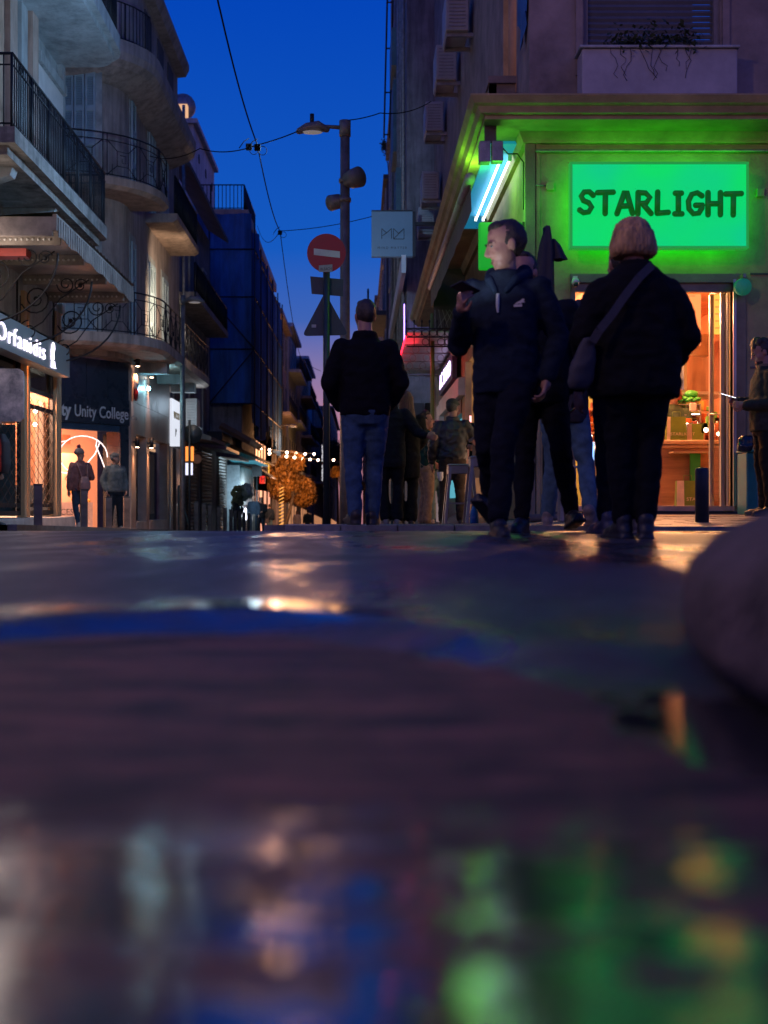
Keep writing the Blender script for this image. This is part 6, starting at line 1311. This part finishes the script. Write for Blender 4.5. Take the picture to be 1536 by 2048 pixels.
merge(MB(),lg,B1).build('chest_print', mat('print_pale', (.55,.5,.48), .6, bump=0), p1)
def phone(c, up, nrm, label, glow=7.0, s=1.0):
    c = Vector(c); up = Vector(up).normalized(); nrm = Vector(nrm); nrm = (nrm-up*nrm.dot(up)).normalized(); sd = up.cross(nrm)
    M = Matrix((( sd.x,up.x,nrm.x,c.x),(sd.y,up.y,nrm.y,c.y),(sd.z,up.z,nrm.z,c.z),(0,0,0,1))); t = thing('smartphone', c, label, 'phone', None)
    q = MB(); q.bbox(-.037*s,.037*s,-.076*s,.076*s,-.005,.004,.004); merge(MB(),q,M).build('case', M_BLACK, t); q = MB(); q.box(-.033*s,.033*s,-.070*s,.070*s,.0045,.0055); merge(MB(),q,M).build('screen', emit('screen_%d' % glow, (.75,.85,1), glow), t); return t
wr = B1 @ V1['wr_r']; hc = B1 @ V1['head']
pc = B1 @ (V1['wr_r'] + Vector((-.055,.105,.105)))
phone(pc, Vector((-.62,-.62,.18)), (hc-pc).normalized()+Vector((0,.25,0)), 'lit phone in the hand of the man in the navy hooded jacket', 48, 1.1)
# dark companion behind him
person('dark-clothed man striding just behind the man with the phone', (X(1076,8.0),8.0,-.002), 1.78, 172, dict(el_l=(-.27,-.05,1.13), wr_l=(-.25,-.02,.9), hp_l=(-.09,.0,.93), kn_l=(-.14,.10,.52), an_l=(-.21,-.05,.12), tp_l=-12, kn_r=(.08,.08,.5), an_r=(.1,.2,.085), head=(.09,.03,1.63)),
  ((.010,.013,.022),1.12,.80), ((.007,.008,.012),1.0,.052), (.012,.012,.016), ('short',(.02,.015,.012)), (-20,0), .014)
# woman with cross-body bag
p3, B3, V3, h3 = person('woman with reddish blonde bob in bulky black jacket seen from behind', (X(1268,6.5),6.5,0), 1.68, 2, dict(el_r=(.275,-.02,1.10), wr_r=(.20,.13,.93), el_l=(-.275,-.02,1.10), wr_l=(-.20,.13,.93), sh_r=(.17,-.02,1.30), sh_l=(-.17,-.02,1.30), neck=(0,-.01,1.45), head=(-.01,.03,1.60),
  kn_r=(.085,.02,.5), kn_l=(-.075,.02,.5), an_r=(.055,-.03,.085), an_l=(-.055,.03,.085)), ((.0075,.0075,.009),1.30,.76,1.10), ((.006,.007,.010),1.20,.056), (.014,.013,.018), ('bob',(.52,.29,.12)), (8,4), .011, sleeve=1.08, face=False, hs=1.08, hide_hands=True, jfold=.016)
bg_ = thing('shoulder_bag', B3 @ Vector((-.33,-.02,.9)), 'dark grey shoulder bag on a strap across the back of the black jacket', 'bag')
st_ = MB(); pts = [(.06,-.145,1.455),(-.02,-.178,1.38),(-.10,-.196,1.28),(-.17,-.206,1.18),(-.235,-.205,1.10),(-.27,-.19,1.04)]
for a, b_ in zip(pts, pts[1:]): st_.beam(B3 @ Vector(a), B3 @ Vector(b_), .042, .008, (0,1,0))
M_BAG = mat('bag_grey', (.045,.042,.05), .7, var=.15, bump=.15); st_.build('strap', M_BAG, bg_)
q = MB(); eloft(q, [(-.325,-.09,.80,.05,.03),(-.315,-.095,.84,.07,.045),(-.30,-.105,.93,.068,.05),(-.285,-.12,1.02,.048,.04),(-.275,-.14,1.07,.03,.03)]); remesh(merge(MB(),q,B3), .012, 'bag', M_BAG, bg_, 3, .01, 8)
person('person mostly hidden beyond the woman with the bob, dark hair showing past her head', (X(1243,7.5),7.5,0), 1.735, 4, dict(), (BLK,.95,.85), (BLK,.9), (.05,.05,.09), ('short',(.02,.016,.014)), (10,0), .016, face=False)
# man in jeans seen from behind
person('man in black jacket and blue jeans walking away past the no-entry sign', (X(730,9.8),9.8,-.03), 1.80, 3, dict(el_r=(.275,-.02,1.12), wr_r=(.18,.14,.95), el_l=(-.275,-.02,1.12), wr_l=(-.18,.14,.95), hp_r=(.085,0,.93), kn_r=(.075,.05,.50), an_r=(.055,.02,.095), hp_l=(-.085,0,.93), kn_l=(-.09,-.01,.5), an_l=(-.08,-.12,.11), tp_l=-16),
  ((.006,.006,.009),1.10,.87,1.0), ((.05,.095,.16),1.03,.056), (.035,.028,.022), ('short',(.045,.032,.024)), (14,0), .012, sleeve=.95, face=False, hide_hands=True)
# jeans walker behind the woman
person('walker in grey jacket and faded jeans stepping over the kerb behind the woman', (X(1128,9.35),9.35,-.01), 1.72, -20, dict(kn_l=(-.10,.10,.50), an_l=(-.16,.16,.10), kn_r=(.17,-.02,.48), an_r=(.24,-.24,.14), tp_r=-28, chest=(.04,.05,1.30), neck=(.07,.08,1.46), head=(.10,.11,1.62), sh_r=(.24,.05,1.41), sh_l=(-.13,.07,1.41), el_r=(.30,.02,1.12), wr_r=(.29,.12,.88), el_l=(-.19,.06,1.12), wr_l=(-.16,.2,.92)),
  ((.05,.045,.05),1.05,.80), ((.09,.16,.21),1.0,.058), (.22,.17,.15), ('short',(.03,.02,.015)), (0,0), .014, face=False)
# group on the right pavement
def gp_(px, Y): x = X(px,Y); return (x, Y, pz(x,Y))
person('man in black leather jacket and cap seen from behind at the high table', gp_(905,17.8), 1.79, -8, dict(el_r=(.33,.06,1.18), wr_r=(.36,.28,1.12), el_l=(-.27,-.05,1.12), wr_l=(-.29,.02,.88), kn_l=(-.11,.02,.5), an_l=(-.13,-.02,.085), an_r=(.13,-.02,.085)), ((.022,.022,.022),1.16,.90), ((.05,.038,.03),1.12,.075), (.02,.018,.016), ('short',(.03,.03,.03)), (-20,0), .016, hat=('cap',(.02,.03,.022)), jrough=.35, jfold=.02, face=False)
cp_ = thing('paper_cup', gp_(896,17.5), 'pale crumpled paper cup held low by the man in the leather jacket', 'cup'); q = MB(); eloft(q, [(X(881,17.5),17.5,Z(962,17.5),.02,.02),(X(881,17.5),17.5,Z(955,17.5),.04,.035),(X(880,17.5),17.5,Z(944,17.5),.045,.04)]); q.build('cup', M_WHITE, cp_)
person('curly-haired smiling man in green jacket and khaki trousers facing right', gp_(851,19.0), 1.74, -75, dict(wr_r=(.22,.2,1.0), wr_l=(-.22,.2,1.0)), ((.015,.06,.045),1.05,.84), ((.26,.19,.13),1.12,.075), (.05,.04,.035), ('curly',(.02,.014,.010)), (-20,-4), .016, shirt=(.20,.09,.04))
person('woman with long brown hair in dark coat seen from behind', gp_(812,15.9), 1.70, 6, dict(el_l=(-.24,.0,1.12), wr_l=(-.18,.2,1.0), el_r=(.23,.02,1.12), wr_r=(.16,.2,1.0), an_r=(.07,-.02,.085), an_l=(-.08,-.02,.085)), ((.015,.016,.014),1.05,.62), ((.016,.018,.018),1.1,.08), (.02,.02,.02), ('long',(.13,.062,.03)), (0,0), .016, face=False, hide_hands=True)
person('dark-clothed person with an arm round the long-haired woman, behind the walking man', gp_(781,15.7), 1.76, 2, dict(el_r=(.34,-.08,1.16), wr_r=(.42,-.20,1.12), an_l=(-.06,-.02,.085), an_r=(.09,-.02,.085)), ((.012,.016,.02),1.08,.72), ((.012,.015,.018),1.05,.075), (.2,.18,.16), ('short',(.02,.016,.014)), (0,0), .016, face=False, handn={'r': ((.8,-.15,-.2),(0,1,0),1)})
person('person in cap facing out behind the high table next to the leather jacket', gp_(962,18.9), 1.72, 165, dict(el_r=(.27,.1,1.12), wr_r=(.15,.3,1.08)), ((.02,.022,.02),1.05,.84), (BLK,1.0), BLK, ('short',(.02,.016,.014)), (10,8), .018, hat=('cap',(.02,.025,.02)))
person('pedestrian in pale jeans half hidden behind the man in the leather jacket', gp_(873,20.0), 1.70, 20, dict(), ((.02,.03,.04),1.0,.84), ((.12,.20,.20),1.0), (.3,.28,.26), ('short',(.02,.016,.014)), (0,0), .02, face=False)
# man at the right edge
xr = X(1534,12.35); pr, Br, Vr, hr_ = person('bearded man in padded olive jacket reading his phone at the wall', (xr,12.35,pz(xr,12.35)), 1.74, 88, dict(el_r=(.22,.02,1.10), wr_r=(.13,.25,1.15), el_l=(-.22,.02,1.10), wr_l=(-.12,.24,1.10), head=(0,.06,1.62), neck=(0,.01,1.47)), ((.035,.04,.035),1.18,.84), ((.018,.017,.017),1.1,.07), (.02,.02,.02), ('wavy',(.05,.033,.024)), (6,24), .013, curl=(.6,.6), shirt=(.2,.13,.06))
T = MB(); T.ball((0,.045,-.085),(.052,.052,.040),14,8); remesh(merge(MB(),T,Br@hr_), .009, 'beard', mat('beard_brown', (.04,.025,.018), .8), pr, 1, .006, 60)
pc = Br @ (Vr['wr_r']+Vector((-.05,.11,.05))); phone(pc, Br.to_3x3() @ Vector((0,.85,.25)), (Br @ Vr['head']-pc).normalized(), 'lit phone held by the bearded man at the right wall', 9)
hb = thing('plastic_bag', (xr-.2,12.2,.4), 'shiny dark plastic bag hanging beside the bearded man', 'bag'); q = MB(); eloft(q, [(X(1489,12.2),12.2,Z(903,12.2),.06,.04),(X(1490,12.2),12.2,Z(895,12.2),.075,.05),(X(1491,12.2),12.2,Z(880,12.2),.07,.045),(X(1493,12.2),12.2,Z(871,12.2),.055,.03)]); remesh(q, .012, 'bag', mat('shiny_black', (.015,.02,.025), .15, bump=.2, bscale=30), hb, 1, .02, 14)
bn2 = thing('tall_bin', (X(1500,12.7),12.7,.1), 'teal plastic bin against the wall behind the bearded man', 'bin'); MB().bbox(X(1492,12.7),X(1516,12.7),12.68,13.0,pz(4,12.7),Z(905,12.7),.015).build('body', mat('teal_plastic', (.02,.22,.24), .4, bump=.05), bn2); MB().bbox(X(1490,12.7),X(1518,12.7),12.66,13.02,Z(905,12.7)+.002,Z(899,12.7),.01).build('lid', mat('teal_plastic', (.02,.22,.24), .4), bn2)
# worker in the shop
person('red-haired shop worker bending over the counter behind the green bag', (X(1345,15.95),15.95,dz0), 1.52, 175, dict(el_r=(.24,.12,1.10), wr_r=(.12,.34,1.1), el_l=(-.24,.12,1.1), wr_l=(-.12,.34,1.1)), ((.05,.07,.04),1.0,.84), (BLK,1.0), BLK, ('bob',(.30,.06,.025)), (0,25), .016, lean=.22)
# couple on the left pavement
def gl(px, Y): x = X(px,Y); return (x, Y, lz(x,Y))
pw, Bw, Vw, hw = person('woman in bobble hat, mauve jacket and pink scarf looking right on the left pavement', gl(160,26), 1.66, 35, dict(el_r=(.30,.05,1.13), wr_r=(.20,.22,1.10), wr_l=(-.25,.02,.86), kn_r=(.09,.05,.5), an_r=(.08,.12,.085), an_l=(-.07,-.10,.10)), ((.20,.10,.10),1.10,.84), ((.03,.055,.10),1.08,.055), (.5,.42,.38), (None,None), (-85,0), .018, hat=('beanie',(.14,.12,.12)), shirt=(.50,.22,.18), curl=(.4,.3))
bp_ = thing('backpack', Bw @ Vector((0,-.22,1.0)), 'small mauve backpack on the woman in the bobble hat', 'backpack'); q = MB(); eloft(q, [(.02,-.21,.84,.10,.05),(.02,-.225,.90,.13,.075),(.02,-.225,1.02,.125,.075),(.02,-.21,1.12,.09,.05),(.02,-.20,1.15,.05,.03)]); remesh(merge(MB(),q,Bw), .016, 'pack', mat('backpack_mauve', (.24,.13,.13), .7, bump=.1), bp_, 2, .008, 10)
q = MB(); 
for sx_ in (-1,1): q.tube([(.02+sx_*.06,-.21,1.12),(sx_*.11,-.155,1.38),(sx_*.12,-.05,1.46)], .014, 6)
merge(MB(),q,Bw).build('strap', mat('backpack_mauve', (.24,.13,.13), .7), bp_)
person('man in cap and grey jacket looking right beside the woman in the bobble hat', gl(230,27.3), 1.66, -150, dict(el_r=(.28,-.04,1.12), wr_r=(.24,.08,.90), el_l=(-.26,-.04,1.12), wr_l=(-.23,.10,.90), an_r=(.13,-.02,.085), an_l=(-.13,-.02,.085)), ((.14,.145,.14),1.18,.86), ((.02,.025,.035),1.1,.075), (.25,.22,.2), ('short',(.2,.19,.18)), (60,0), .018, hat=('cap',(.12,.11,.10)))
person('person in red jacket at the left frame edge by the grilled shop', gl(-14,19.4), 1.74, -80, dict(), ((.40,.03,.02),1.05,.84), (NAVY,1.0), BLK, ('short',(.03,.02,.015)), (0,0), .02)
bk_ = thing('backpack', W(6,905,19.6), 'black backpack of the person in red at the left frame edge', 'backpack'); q = MB(); eloft(q, [(X(12,19.6),19.5,Z(948,19.6),.05,.12),(X(14,19.6),19.5,Z(930,19.6),.075,.15),(X(13,19.6),19.5,Z(885,19.6),.07,.15),(X(9,19.6),19.5,Z(868,19.6),.03,.08)]); remesh(q, .02, 'pack', M_CANV, bk_, 2)
# far pedestrians
def gr(px, Y): x = X(px,Y); return (x, Y, rz(x,Y)+.02)
person('tall dark pedestrian by the balloons', gr(507,56), 1.80, 170, dict(), ((.02,.03,.05),1.15,.80), ((.02,.03,.05),1.0), BLK, ('short',(.02,.016,.014)), (0,0), .03)
person('dark pedestrian with folded hands between the balloons and the pale coat', gr(522,57), 1.72, 185, dict(wr_r=(.06,.2,1.1), wr_l=(-.06,.2,1.1)), ((.02,.02,.025),1.12,.80), (NAVY,1.0), BLK, ('short',(.02,.016,.014)), (0,0), .03)
person('pedestrian in pale jacket with a cross-body bag seen from behind, far street', gr(539,68), 1.70, 0, dict(), ((.42,.30,.24),1.08,.84), ((.15,.10,.08),1.0), BLK, ('short',(.10,.04,.02)), (0,0), .03)
fb = thing('shoulder_bag', W(533,1043,67.5), 'dark cross-body bag of the far pedestrian in the pale jacket', 'bag'); q = MB(); q.bbox(X(530,67.6),X(538,67.6),67.55,67.65,Z(1047,67.6),Z(1038,67.6),.03); q.build('bag', M_CANV, fb); MB().beam(W(534,1039,67.62),W(543,1026,67.62),.05,.02).build('strap', M_CANV, fb)
person('woman in open white coat and jeans walking towards the viewer, far street', gr(594,84), 1.68, 180, dict(an_r=(.08,.15,.085), an_l=(-.08,-.15,.1)), ((.55,.47,.44),1.1,.80), ((.10,.18,.25),1.0), (.3,.3,.3), ('long',(.04,.025,.018)), (0,0), .03)
person('dark pedestrian walking away right of the woman in white', gr(615,84), 1.74, 10, dict(), ((.015,.025,.04),1.15,.80), (NAVY,1.0), BLK, ('short',(.02,.016,.014)), (0,0), .03)

bpy.data.scenes.remove(TS)
